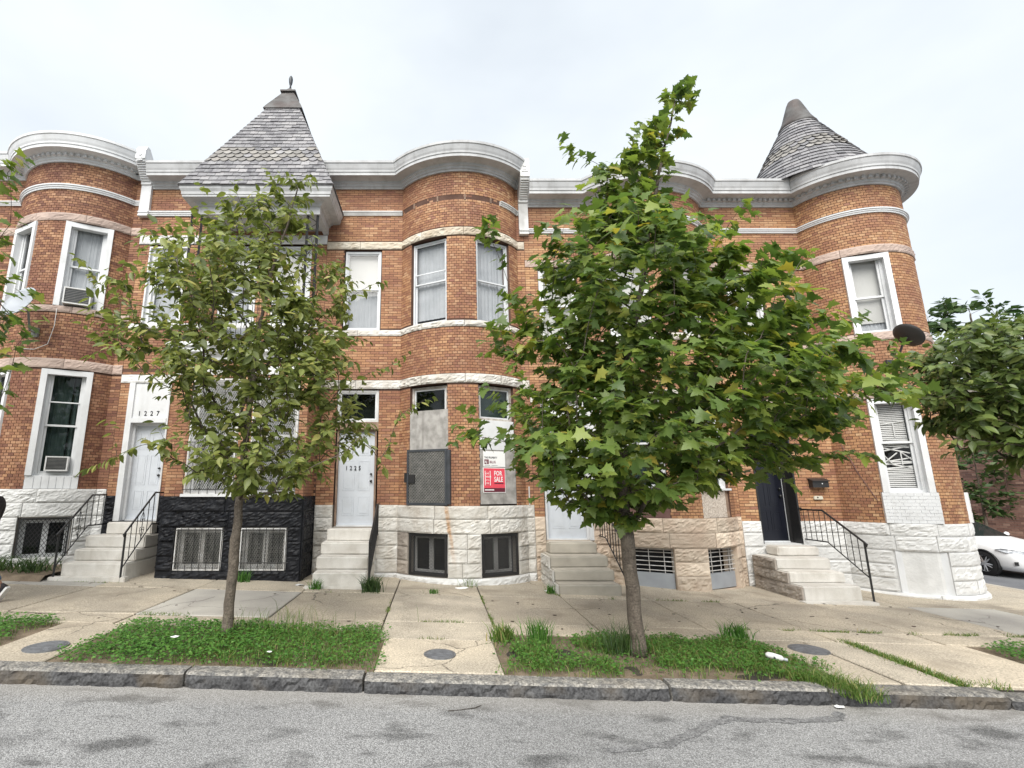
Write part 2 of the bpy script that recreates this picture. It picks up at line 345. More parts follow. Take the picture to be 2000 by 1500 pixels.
def ground(x): return -1.79 - .024 * x
def proj(p):                                              # metres -> where it falls in the frame (used to pick the nearest, largest pieces)
    cp, sp = math.cos(R(PITCH)), math.sin(R(PITCH))
    f = p[1] * cp + p[2] * sp
    if f < .1: return -9999, -9999, 1e9
    return 850 + 976 * p[0] / f, 750 - 976 * (p[2] * cp - p[1] * sp) / f, f

# a facade in plan: straight runs and arcs
class Path:
    def __init__(s, segs):
        s.segs = []; t = 0
        for g in segs:
            if g[0] == 'L': L = math.hypot(g[3] - g[1], g[4] - g[2])
            else: L = g[3] * (g[5] - g[4])
            s.segs.append((t, t + L, g)); t += L
        s.L = t
    def at(s, t):
        for a, b, g in s.segs:
            if t <= b + 1e-6 or g is s.segs[-1][2]:
                if g[0] == 'L':
                    k = (t - a) / (b - a); an = math.atan2(g[4] - g[2], g[3] - g[1])
                    return g[1] + (g[3] - g[1]) * k, g[2] + (g[4] - g[2]) * k, an
                th = g[4] + (t - a) / g[3]
                return g[1] + g[3] * math.sin(th), g[2] - g[3] * math.cos(th), th
    def off(s, t, d):
        x, y, a = s.at(t); return x + math.sin(a) * d, y - math.cos(a) * d
    def ss(s, s0=None, s1=None, step=R(5)):
        s0 = 0 if s0 is None else s0; s1 = s.L if s1 is None else s1
        v = {s0, s1}
        for a, b, g in s.segs:
            if g[0] == 'A':
                n = max(1, int(round((g[5] - g[4]) / step)))
                v.update(a + (b - a) * i / n for i in range(n + 1))
            else: v.update((a, b))
        v = sorted(t for t in v if s0 - 1e-6 <= t <= s1 + 1e-6)
        o = [v[0]]
        for t in v[1:]:
            if t - o[-1] > 1e-4: o.append(t)
        return o
    def mitred(s, s0=None, s1=None):
        t = s.ss(s0, s1); P = [s.at(q)[:2] for q in t]; out = []
        for i in range(len(P)):
            ns = []
            for j in (i - 1, i):
                if 0 <= j < len(P) - 1:
                    dx, dy = P[j + 1][0] - P[j][0], P[j + 1][1] - P[j][1]; l = math.hypot(dx, dy); ns.append((dy / l, -dx / l))
            nx, ny = sum(n[0] for n in ns) / len(ns), sum(n[1] for n in ns) / len(ns)
            l2 = nx * nx + ny * ny
            out.append((P[i][0], P[i][1], nx / l2, ny / l2))
        return out
def sweep(mb, path, prof, s0=None, s1=None):               # prof: closed loop of (d, z)
    M_ = path.mitred(s0, s1); n = len(prof); base = len(mb.V)
    for x, y, nx, ny in M_:
        mb.V.extend([(x + nx * d, y + ny * d, z) for d, z in prof])
    for i in range(len(M_) - 1):
        for j in range(n):
            a = base + i * n + j; b = base + i * n + (j + 1) % n; mb.F.append((a, b, b + n, a + n))
    mb.F.append(tuple(base + j for j in range(n))); mb.F.append(tuple(base + (len(M_) - 1) * n + j for j in reversed(range(n))))
    return mb
def shell(mb, path, z0, z1, ops, depth=.22, d=0.0):        # facade skin with openings and their reveals
    sv = path.ss(); zv = [z0, z1]
    for o in ops: sv += [o[0], o[1]]; zv += [max(z0, min(z1, o[2])), max(z0, min(z1, o[3]))]
    def uniq(v):
        v = sorted(v); q = [v[0]]
        for t in v[1:]:
            if t - q[-1] > 1e-4: q.append(t)
        return q
    sv = uniq([min(max(t, 0), path.L) for t in sv]); zv = uniq(zv)
    for i in range(len(sv) - 1):
        sm = (sv[i] + sv[i + 1]) / 2
        a = path.off(sv[i] + 1e-5, d); b = path.off(sv[i + 1] - 1e-5, d)
        for j in range(len(zv) - 1):
            zm = (zv[j] + zv[j + 1]) / 2
            if any(o[0] < sm < o[1] and o[2] < zm < o[3] for o in ops): continue
            mb.quad((*a, zv[j]), (*b, zv[j]), (*b, zv[j + 1]), (*a, zv[j + 1]))
    for o in ops:
        za, zb = max(z0, o[2]), min(z1, o[3])
        if zb - za < .02: continue
        for t in (o[0] + 1e-4, o[1] - 1e-4):
            a, b = path.off(t, d), path.off(t, -depth); mb.quad((*a, za), (*b, za), (*b, zb), (*a, zb))
        q = [t for t in path.ss(o[0] + 1e-4, o[1] - 1e-4)]
        for k in range(len(q) - 1):
            a, b, c, e = path.off(q[k], d), path.off(q[k + 1], d), path.off(q[k + 1], -depth), path.off(q[k], -depth)
            if o[2] > z0: mb.quad((*a, za), (*b, za), (*c, za), (*e, za))
            if o[3] < z1: mb.quad((*a, zb), (*b, zb), (*c, zb), (*e, zb))
def cut(iv, holes):                                        # interval minus intervals
    res = [iv]
    for h0, h1 in holes:
        nx = []
        for a, b in res:
            if h1 <= a or h0 >= b: nx.append((a, b))
            else:
                if h0 - a > .03: nx.append((a, h0))
                if b - h1 > .03: nx.append((h1, b))
        res = nx
    return res
PZ, JT = .0602, .0098
def bricks(path, z0, z1, ops, bands, seed=1):              # list of (x, y, angle, width, z0, z1, whole)
    r = random.Random(seed); outb = []; k = int(math.ceil((z1 - z0) / PZ))
    for i in range(k):
        a, b = z0 + i * PZ, min(z1, z0 + (i + 1) * PZ - JT)
        zm = (a + b) / 2
        if b - a < .02 or any(bz0 - .012 < zm < bz1 + .012 for bz0, bz1 in bands): continue
        for s0, s1, g in path.segs:
            L = s1 - s0; w0 = .1065 if g[0] == 'A' else .2065
            n = max(1, int(round(L / w0))); wd = L / n
            edges = [s0 + wd * (q - (.5 if i % 2 else 0)) for q in range(n + 2)]
            hs = [(o[0], o[1]) for o in ops if o[2] < zm < o[3]]
            for q in range(len(edges) - 1):
                e0, e1 = max(edges[q], s0), min(edges[q + 1], s1)
                if e1 - e0 < .03: continue
                for c0, c1 in cut((e0 + JT / 2, e1 - JT / 2), hs):
                    if c1 - c0 < .02: continue
                    x, y, an = path.at((c0 + c1) / 2)
                    outb.append((x, y, an, c1 - c0, a, b, abs(c1 - c0 - (wd - JT)) < 1e-4 and b - a > PZ - JT - 1e-4, g[0]))
    return outb
BM = {}
def brick_box(f, w, z0, z1, dp):
    h = w / 2
    return [f.p(-h, -.004, z0), f.p(h, -.004, z0), f.p(h, -.004, z1), f.p(-h, -.004, z1), f.p(-h, dp, z0), f.p(h, dp, z0), f.p(h, dp, z1), f.p(-h, dp, z1)]
BKF = [(4, 5, 6, 7), (0, 1, 5, 4), (1, 2, 6, 5), (2, 3, 7, 6), (3, 0, 4, 7)]
def lay(wall, lst, m, clear, limit=300, seed=3):
    """the `limit` whole bricks that show best as objects of their own, the rest as one brickwork mesh"""
    r = random.Random(seed); cand = []
    for i, b in enumerate(lst):
        if not b[6]: continue
        px, py, f = proj((b[0], b[1], (b[4] + b[5]) / 2))
        if any(c[0] < px < c[2] and c[1] < py < c[3] for c in clear):
            cand.append((b[3] / f * (1.0 if -math.sin(b[2]) * b[0] + math.cos(b[2]) * b[1] > .1 else .01), i))
    cand.sort(reverse=True); pick = {i for _, i in cand[:limit]}
    mb = MB(); o0 = ORG[wall.name]
    for i, b in enumerate(lst):
        dp = .0055 + r.uniform(-.0015, .0025)
        if i in pick:
            key = (m, round(b[3], 3))
            if key not in BM:
                t = MB(); t.add(brick_box(Fr(0, 0, 0), b[3], -(PZ - JT) / 2, (PZ - JT) / 2, .006), BKF); me = bpy.data.meshes.new('brick')
                me.from_pydata(t.V, [], t.F); me.materials.append(MATS[m]); BM[key] = me
            o = bpy.data.objects.new('brick', BM[key]); C.objects.link(o); o.parent = wall
            o.location = Vector((b[0] + math.sin(b[2]) * (dp - .006), b[1] - math.cos(b[2]) * (dp - .006), (b[4] + b[5]) / 2)) - o0
            o.rotation_euler = (0, 0, b[2])
        else: mb.add(brick_box(Fr(b[0], b[1], b[2]), b[3], b[4], b[5], dp), BKF)
    kind(mb.build('brickwork', m, wall, fix=False), 'stuff')

def rock(path, s0, s1, z0, z1, proud, amp, seed, flat=False):   # one rock-faced block, bent to the facade
    nu = max(5, min(30, int((s1 - s0) / .04))); nv = max(4, min(9, int((z1 - z0) / .03)))
    mb = MB(); g = .004; off = Vector((seed * 7.31, seed * 3.17, seed * 1.7))
    idx = {}
    for i in range(nu + 1):
        for j in range(nv + 1):
            u, v = i / nu, j / nv
            t = s0 + g + (s1 - s0 - 2 * g) * u; z = z0 + g + (z1 - z0 - 2 * g) * v
            e = min(u * (s1 - s0), (1 - u) * (s1 - s0), v * (z1 - z0), (1 - v) * (z1 - z0))
            if i in (0, nu) or j in (0, nv): d = proud * .72
            else:
                q = Vector((t * 3.2, z * 7.5, 0)) + off
                n1 = NZ.noise(q); st = (n1 * 3.2) % 1.0
                k = .55 * n1 + .6 * st * st + .45 * NZ.noise(q * 2.6) + .25 * NZ.noise(q * 6) - .25 * v
                d = proud + amp * max(-.5, k) * min(1, e / .03)
                if flat: d = proud + amp * .25 * k
            idx[i, j] = len(mb.V); mb.V.append((*path.off(t, d), z))
    ring = {}
    for i in range(nu + 1):
        for j in range(nv + 1):
            if i in (0, nu) or j in (0, nv):
                x, y, z = mb.V[idx[i, j]]; t = s0 + g + (s1 - s0 - 2 * g) * i / nu
                ring[i, j] = len(mb.V); mb.V.append((*path.off(t, -.02), z))
    for i in range(nu):
        for j in range(nv): mb.F.append((idx[i, j], idx[i + 1, j], idx[i + 1, j + 1], idx[i, j + 1]))
    for i in range(nu):
        mb.F.append((ring[i, 0], ring[i + 1, 0], idx[i + 1, 0], idx[i, 0])); mb.F.append((idx[i, nv], idx[i + 1, nv], ring[i + 1, nv], ring[i, nv]))
    for j in range(nv):
        mb.F.append((idx[0, j], idx[0, j + 1], ring[0, j + 1], ring[0, j])); mb.F.append((ring[nu, j], ring[nu, j + 1], idx[nu, j + 1], idx[nu, j]))
    return mb
SEED = [1]
def stones(parent, path, rows, ops, length, proud, amp, m, name='stone_block', s0=0, s1=None, altm=None, segs=None, flat=False):
    r = random.Random(int(path.L * 100) + len(rows)); s1 = path.L if s1 is None else s1
    for k, (za, zb) in enumerate(rows):
        zm = (za + zb) / 2; hs = [(o[0], o[1]) for o in ops if o[2] < zm < o[3]]
        for q, (a, b, g) in enumerate(path.segs):
            if segs and q not in segs: continue
            for c0, c1 in cut((max(a, s0), min(b, s1)), hs):
                if c1 - c0 < .04: continue
                n = max(1, int(round((c1 - c0) / length + r.uniform(-.3, .3)))); e = [c0 + (c1 - c0) * i / n for i in range(n + 1)]
                for i in range(1, n): e[i] += r.uniform(-.16, .16) * (c1 - c0) / n
                for i in range(n):
                    SEED[0] += 1
                    mm = m
                    if altm and altm(e[i], e[i + 1], zm): mm = 'brown_stone'
                    rock(path, e[i], e[i + 1], za, zb, proud + r.uniform(-.008, .008), amp * r.uniform(.45, 1.3), SEED[0], flat).build(name, mm, parent)
# ------------------------------------------------------------------ building kit
WY = 10.9; BWR = 1.638; BH = math.asin(1.35 / BWR); BYC = WY + BWR * math.cos(BH)
def bevbox(x0, x1, y0, y1, z0, z1, bv, name, m, parent, seg=2, jit=0, seed=0):
    bm = bmesh.new(); bmesh.ops.create_cube(bm, size=1)
    r = random.Random(seed); o0 = ORG.get(parent.name, Vector()) if parent else Vector()
    for v in bm.verts:
        v.co = Vector((x0 + (v.co.x + .5) * (x1 - x0), y0 + (v.co.y + .5) * (y1 - y0), z0 + (v.co.z + .5) * (z1 - z0))) - o0
        if jit: v.co += Vector([r.uniform(-jit, jit) for _ in range(3)])
    bmesh.ops.bevel(bm, geom=bm.edges[:], offset=bv, segments=seg, affect='EDGES')
    me = bpy.data.meshes.new(name); bm.to_mesh(me); bm.free()
    return link(name, me, m, parent)
def frame4(mb, f, u0, u1, z0, z1, wd, d0, d1, bot=None):
    b = wd if bot is None else bot
    mb.box(f, u0, u0 + wd, d0, d1, z0, z1); mb.box(f, u1 - wd, u1, d0, d1, z0, z1)
    mb.box(f, u0 + wd, u1 - wd, d0, d1 - .002, z1 - wd, z1)
    if b: mb.box(f, u0 + wd, u1 - wd, d0, d1 - .002, z0, z0 + b)
    return mb
def sheet(f, u0, u1, d, z0, z1, amp=.02, waves=5, seed=0):
    mb = MB(); n = 40; r = random.Random(seed); ph = r.uniform(0, 6)
    for i in range(n + 1):
        t = i / n; q = t + .06 * math.sin(t * 7 + ph) + .03 * math.sin(t * 17 + 3 * ph); a = amp * (.5 + .7 * abs(NZ.noise(Vector((t * 3, seed, 0)))) * 2) * (math.sin(q * waves * 6.28 + ph) + .5 * math.sin(q * waves * 14.7 + 2 * ph))
        mb.V += [f.p(u0 + (u1 - u0) * t, d + a * .6, z1), f.p(u0 + (u1 - u0) * t, d + a, (z0 + z1) / 2), f.p(u0 + (u1 - u0) * t, d + a * 1.2, z0)]
    for i in range(n):
        for k in (0, 1): mb.F.append((i * 3 + k, i * 3 + k + 1, i * 3 + k + 4, i * 3 + k + 3))
    return mb
def lattice(f, u0, u1, z0, z1, d, du, dz, t=.004):         # diamond mesh
    mb = MB(); W, H = u1 - u0, z1 - z0; k = dz / du
    n = int((W + H / k) / du) + 1
    for sgn in (1, -1):
        for i in range(n + 1):
            c = i * du
            ua, za = (c, 0) if c <= W else (W, (c - W) * k)
            ub = max(0, c - H / k); zb = (c - ub) * k
            if zb - za < .005: continue
            if sgn < 0: ua, ub = W - ua, W - ub
            mb.bar(f.p(u0 + ua, d + .002 * sgn, z0 + za), f.p(u0 + ub, d + .002 * sgn, z0 + min(H, zb)), t)
    return mb
def window(h, f, u0, u1, z0, z1, cw=.05, m='alu', d=-.08, fill='sheer', split=.5, sw=.035, pane='pane_clear', name='window', proud=.0, seed=0, fz=None, storm=None, outer=None, lower_dark=False):
    """double-hung window: casing, two sashes, panes and whatever hangs behind them"""
    win = frame4(MB(), f, u0, u1, z0, z1, cw, d - .09, d + proud, bot=min(cw, .05))
    win = win.build(name, m, h)
    if outer: frame4(MB(), f, u0 - outer[0], u1 + outer[0], z0, z1 + .0, outer[0], d, outer[1], bot=0).build('casing', m, win)
    a, b = u0 + cw, u1 - cw; za, zb = z0 + min(cw, .05), z1 - cw; zs = za + (zb - za) * split
    for q0, q1, dd in ((zs - .02, zb, d - .025), (za, zs + .02, d - .058)):
        frame4(MB(), f, a, b, q0, q1, sw, dd - .03, dd).build('sash', m, win)
        MB().box(f, a + sw, b - sw, dd - .019, dd - .013, q0 + sw, q1 - sw).build('pane', pane, win)
    if storm: MB().box(f, a + sw * .5, b - sw * .5, d - .015, d - .003, storm - .012, storm + .012).build('glazing_bar', m, win)
    di = d - .14
    if fill == 'sheer': sheet(f, a - .02, b + .02, di, za - .05 + (.16 if lower_dark else 0), zb, .012, 7, seed).build('curtain', 'curtain_white', win, smooth=True, fix=False)
    elif fill == 'shade':
        sheet(f, a, b, di, fz or za, zb, .002, 1, seed).build('roller_shade', 'shade_white', win, smooth=True, fix=False)
        if fz: sheet(f, a, b, di - .04, za, fz + .1, .012, 6, seed).build('curtain', 'curtain_white', win, smooth=True, fix=False)
    elif fill == 'grey':
        sheet(f, a - .02, a + (b - a) * .68, di, za - .05, zb - .03, .02, 4, seed).build('curtain', 'curtain_grey', win, smooth=True, fix=False)
        sheet(f, a + (b - a) * .72, b + .02, di - .02, za - .05, zb - .03, .02, 3, seed + 1).build('curtain', 'curtain_grey', win, smooth=True, fix=False)
    MB().box(f, u0 - .05, u1 + .05, d - .42, d - .40, z0 - .1, z1 + .1).build('dark_room', 'interior', win)
    return win
def basement_window(h, f, u0, u1, z0, z1, frame_m, grille, gm, d=-.1, leaf=2, inner='alu', du=.035, dz=.07, t=.0035, gd=.0, rim=.035):
    win = frame4(MB(), f, u0, u1, z0, z1, .05, d - .06, d).build('basement_window', frame_m, h)
    n = leaf; wd = (u1 - u0 - .1) / n
    for i in range(n):
        a = u0 + .05 + wd * i; frame4(MB(), f, a, a + wd, z0 + .05, z1 - .05, .05, d - .05, d - .015).build('sash', inner, win)
        MB().box(f, a + .05, a + wd - .05, d - .04, d - .034, z0 + .1, z1 - .1).build('pane', 'pane_tint', win)
    MB().box(f, u0 - .05, u1 + .05, d - .3, d - .28, z0 - .05, z1 + .05).build('dark_room', 'interior', win)
    if grille:
        g = frame4(MB(), f, u0 + .005, u1 - .005, z0 + .005, z1 - .005, rim, gd - .02, gd).build('grille_frame', gm, win)
        lattice(f, u0 + rim, u1 - rim, z0 + rim, z1 - rim, gd - .01, du, dz, t).build('mesh_grille', 'mesh_metal' if gm != 'black_metal' else gm, win, fix=False)
    return win
def door(h, f, u0, u1, z0, zd, m='door_white', fm='white_paint', cw=.06, d=-.12, knob='r', rows=((.10, .30), (.36, .68), (.74, .93))):
    dr = MB().box(f, u0 + cw, u1 - cw, d - .045, d, z0 + .02, zd - cw).build('door', m, h)
    fm_ = MB(); fm_.box(f, u0, u0 + cw, d - .06, d + .07, z0, zd); fm_.box(f, u1 - cw, u1, d - .06, d + .07, z0, zd); fm_.box(f, u0 + cw, u1 - cw, d - .06, d + .068, zd - cw, zd)
    fm_.build('door_frame', fm, h)
    a, b = u0 + cw, u1 - cw; H = zd - cw - z0 - .02
    for r0, r1 in rows:
        for q in (0, 1):
            w_ = (b - a); p0 = a + w_ * (.13 if q == 0 else .55); p1 = p0 + w_ * .32; q0, q1 = z0 + .02 + H * r0, z0 + .02 + H * r1
            mb = frame4(MB(), f, p0, p1, q0, q1, .018, d - .002, d + .007); mb.prism(f, [(p0 + .04, q0 + .04), (p1 - .04, q0 + .04), (p1 - .04, q1 - .04), (p0 + .04, q1 - .04)], d - .002, d + .005)
            mb.build('door_panel', m, dr)
    ku = b - .07 if knob == 'r' else a + .07
    for zz, rr in ((z0 + H * .47, .03), (z0 + H * .545, .026)):
        MB().tube([f.p(ku, d - .002, zz), f.p(ku, d + .03, zz), f.p(ku, d + .035, zz), f.p(ku, d + .06, zz)], [rr * .6, rr * .6, rr, rr * .7], 10).build('knob', 'black_metal', dr, smooth=True)
    MB().box(f, u0, u1, d - .06, d + .06, z0 - .01, z0 + .02).build('threshold', 'alu', dr)
    return dr
def cprof(zt, k=.86):
    p = [(0, -.50), (.05, -.50), (.055, -.462), (.085, -.45), (.095, -.405), (.13, -.39), (.135, -.35), (.16, -.34), (.405, -.335), (.405, -.262), (.425, -.258), (.43, -.215), (.452, -.17), (.475, -.10), (.482, -.065), (.505, -.058), (.505, 0), (0, .015)]
    return [(d * k, zt + z) for d, z in p]
def cornice(h, path, zt, m, dent=False, s0=None, s1=None, name='cornice'):
    c = sweep(MB(), path, cprof(zt), s0, s1).build(name, m, h)
    if dent:
        t = (s0 or 0) + .06
        while t < (s1 or path.L) - .05:
            x, y, a = path.at(t); f = Fr(x, y, a)
            MB().box(f, -.032, .032, .07, .165, zt - .405, zt - .338).build('dentil', m, c); t += .122
    return c
def belt(h, path, z0, z1, m, s0=None, s1=None):
    H = z1 - z0; return sweep(MB(), path, [(0, z0), (.035, z0), (.04, z0 + H * .3), (.055, z0 + H * .38), (.055, z0 + H * .66), (.075, z0 + H * .74), (.075, z1), (0, z1 + .01)], s0, s1).build('belt_course', m, h)
def body(h, x0, x1, zt, zb, m='mortar', depth=9.0):
    mb = MB(); y0, y1 = WY + .3, WY + depth
    for x in (x0 + .012, x1 - .012): mb.quad((x, WY + .004, zb), (x, y1, zb), (x, y1, zt), (x, WY + .004, zt))
    mb.quad((x0 + .012, y1, zb), (x1 - .012, y1, zb), (x1 - .012, y1, zt), (x0 + .012, y1, zt))
    mb.build('party_wall', m, h, fix=False)
def flat_roof(h, path, zt, x0, x1, depth=9.0, m='slate'):
    pts = [(x + nx * .36, y + ny * .36) for x, y, nx, ny in path.mitred()]
    pts = [(min(max(p[0], x0), x1 + .5), p[1]) for p in pts] + [(x1, WY + depth), (x0, WY + depth)]
    mb = MB(); mb.add([(p[0], p[1], zt - .02) for p in pts], [tuple(range(len(pts)))]); return mb.build('roof', m, h, fix=False)
def corbel(h, xc, zb, ztop, m, wd=.2):
    f = Fr(xc, WY, R(90)); H = ztop - zb
    pr = [(0, 0), (-.11, 0), (-.11, .03), (-.095, .04), (-.095, .075), (-.115, .085), (-.115, .115), (-.085, .13), (-.085, .80), (-.12, .82), (-.12, .88), (-.17, .93), (-.25, 1.02), (-.34, 1.12), (-.41, 1.2), (-.44, 1.26), (-.47, 1.28), (-.47, H - .14), (-.40, H), (-.30, H), (0, H - .3)]
    c = MB().prism(f, [(u, zb + z) for u, z in pr], -wd / 2, wd / 2).build('corbel', m, h)
    ribs = MB(); cap = MB()
    for i in range(9):
        t = i / 8; u = -.13 - .29 * t; z = zb + .90 + .31 * t; ribs.box(Fr(xc, WY + u, 0), -wd / 2 + .02, wd / 2 - .02, 0, .03, z - .008, z + .012)
    ribs.build('rib', m, c); f2 = Fr(xc, WY - .47, 0)
    cap.tube([f2.p(0, -.005, zb + H - .24), f2.p(0, .008, zb + H - .24), f2.p(0, .014, zb + H - .24)], [.042, .042, .03], 14)
    cap.box(f2, -.07, .07, -.005, .012, zb + H - .40, zb + H - .37); cap.box(f2, -.03, .03, -.005, .015, zb + H - .36, zb + H - .33)
    cap.build('rosette', m, c)
    return c
def text(name, s, f, u, d, z, size, m, parent, align='LEFT', ext=.002, sx=1.0, bold=False):
    cu = bpy.data.curves.new(name, 'FONT'); cu.body = s; cu.size = size; cu.extrude = ext; cu.align_x = align; cu.resolution_u = 2
    if bold: cu.offset = size * .02
    o = bpy.data.objects.new(name, cu); C.objects.link(o)
    dg = bpy.context.evaluated_depsgraph_get(); me = bpy.data.meshes.new_from_object(o.evaluated_get(dg)); bpy.data.objects.remove(o)
    o0 = ORG[parent.name]
    for v in me.vertices:
        v.co = Vector(f.p(u + v.co.x * sx, d + v.co.z, z + v.co.y)) - o0
    me.materials.clear(); bpy.data.curves.remove(cu)
    return link(name, me, m, parent)

# ------------------------------------------------------------------ the five row houses
def bow_path(x0, xc, x1):
    return Path([('L', x0, WY, xc - 1.35, WY), ('A', xc, BYC, BWR, -BH, BH), ('L', xc + 1.35, WY, x1, WY)])
def arc_op(path, seg, t0, t1, z0, z1):
    a, b, g = path.segs[seg]; return (a + g[3] * (R(t0) - g[4]), a + g[3] * (R(t1) - g[4]), z0, z1)
def chord(xc, yc, rad, t0, t1):                            # frame on the chord between two angles
    tm = R((t0 + t1) / 2); hf = R((t1 - t0) / 2); rr = rad * math.cos(hf); return Fr(xc + math.sin(tm) * rr, yc - math.cos(tm) * rr, tm), rad * math.sin(hf)
BT = ((-43, -11.5), (11.5, 43))
G_ = 'brick row houses in the terrace'

# --- house A: bow front with pink stone bands, far left
def house_a():
    h = root('row_house', 'leftmost bow-fronted brick house with pinkish stone bands and a white painted stone base', 'house', (-9.5, WY, -1.6), G_)
    xc = -8.58; P = bow_path(-12.4, xc, -7.0)
    ops = [arc_op(P, 1, *t, 3.89, 5.88) for t in BT] + [arc_op(P, 1, *t, 0.0, 2.5) for t in BT]
    mb = MB(); shell(mb, P, 0.0, 7.40, ops); wall = mb.build('wall', 'mortar', h, fix=False)
    body(h, -12.4, -7.0, 7.8, -1.9); flat_roof(h, P, 7.84, -12.4, -7.0)
    bands = [(5.88, 6.08), (3.74, 3.89), (2.5, 2.715), (6.66, 6.77)]
    lay(wall, bricks(P, 0.0, 7.36, ops, bands, 1), 'brick_brown', [(25, 205, 260, 470), (40, 430, 115, 700), (95, 620, 235, 720), (2, 760, 70, 945), (150, 740, 210, 945)])
    for z0, z1 in bands[:3]:
        stones(h, P, [(z0, z1)], [], .95, .03, .034, 'pink_stone', 'sill_stone' if z1 - z0 < .16 else 'lintel_stone')
    belt(h, P, 6.66, 6.77, 'white_paint'); cornice(h, P, 7.84, 'white_paint', True, 2.2, P.L - .08); cornice(h, P, 7.84, 'white_paint', False, 0, 2.2, name='cornice')
    corbel(h, -6.96, 6.36, 7.98, 'white_paint', .24)
    fd = MB(); bops = [arc_op(P, 1, *t, -1.38, -.56) for t in BT]; shell(fd, P, -1.9, 0.0, bops, .25)
    fd = fd.build('foundation', 'mortar_light', h, fix=False)
    stones(fd, P, [(-.27, 0), (-.55, -.27), (-.80, -.55), (-1.06, -.80), (-1.32, -1.06), (-1.7, -1.32)], bops, 1.1, .035, .024, 'white_stone')
    for k, t in enumerate(BT):
        f, hw = chord(xc, BYC, BWR, *t)
        window(h, f, -hw + .1, hw - .1, 3.89, 5.87, .06, 'white_paint', -.08, 'sheer' if k else 'grey', .5, .04, seed=k, outer=(.11, .045))
        window(h, f, -hw + .1, hw - .1, .27, 2.48, .06, 'white_paint', -.08, 'grey', .47, .04, 'pane_tint', seed=5 + k, storm=1.8 if k else None, outer=(.11, .045))
        pn = MB(); pn.box(f, -hw - .005, hw + .005, -.1, .005, .002, .27); pn = pn.build('wood_panel', 'white_paint', h)
        for i in range(7): MB().box(f, -hw + .03 + i * .125, -hw + .145 + i * .125, 0, .018, .004, .25).build('plank', 'white_paint', pn)
        basement_window(h, f, -hw + .02, hw - .02, -1.37, -.57, 'white_paint', True, 'black_metal', -.1, 2, 'white_paint', .07, .10, .0045, .03, .03)
    return h
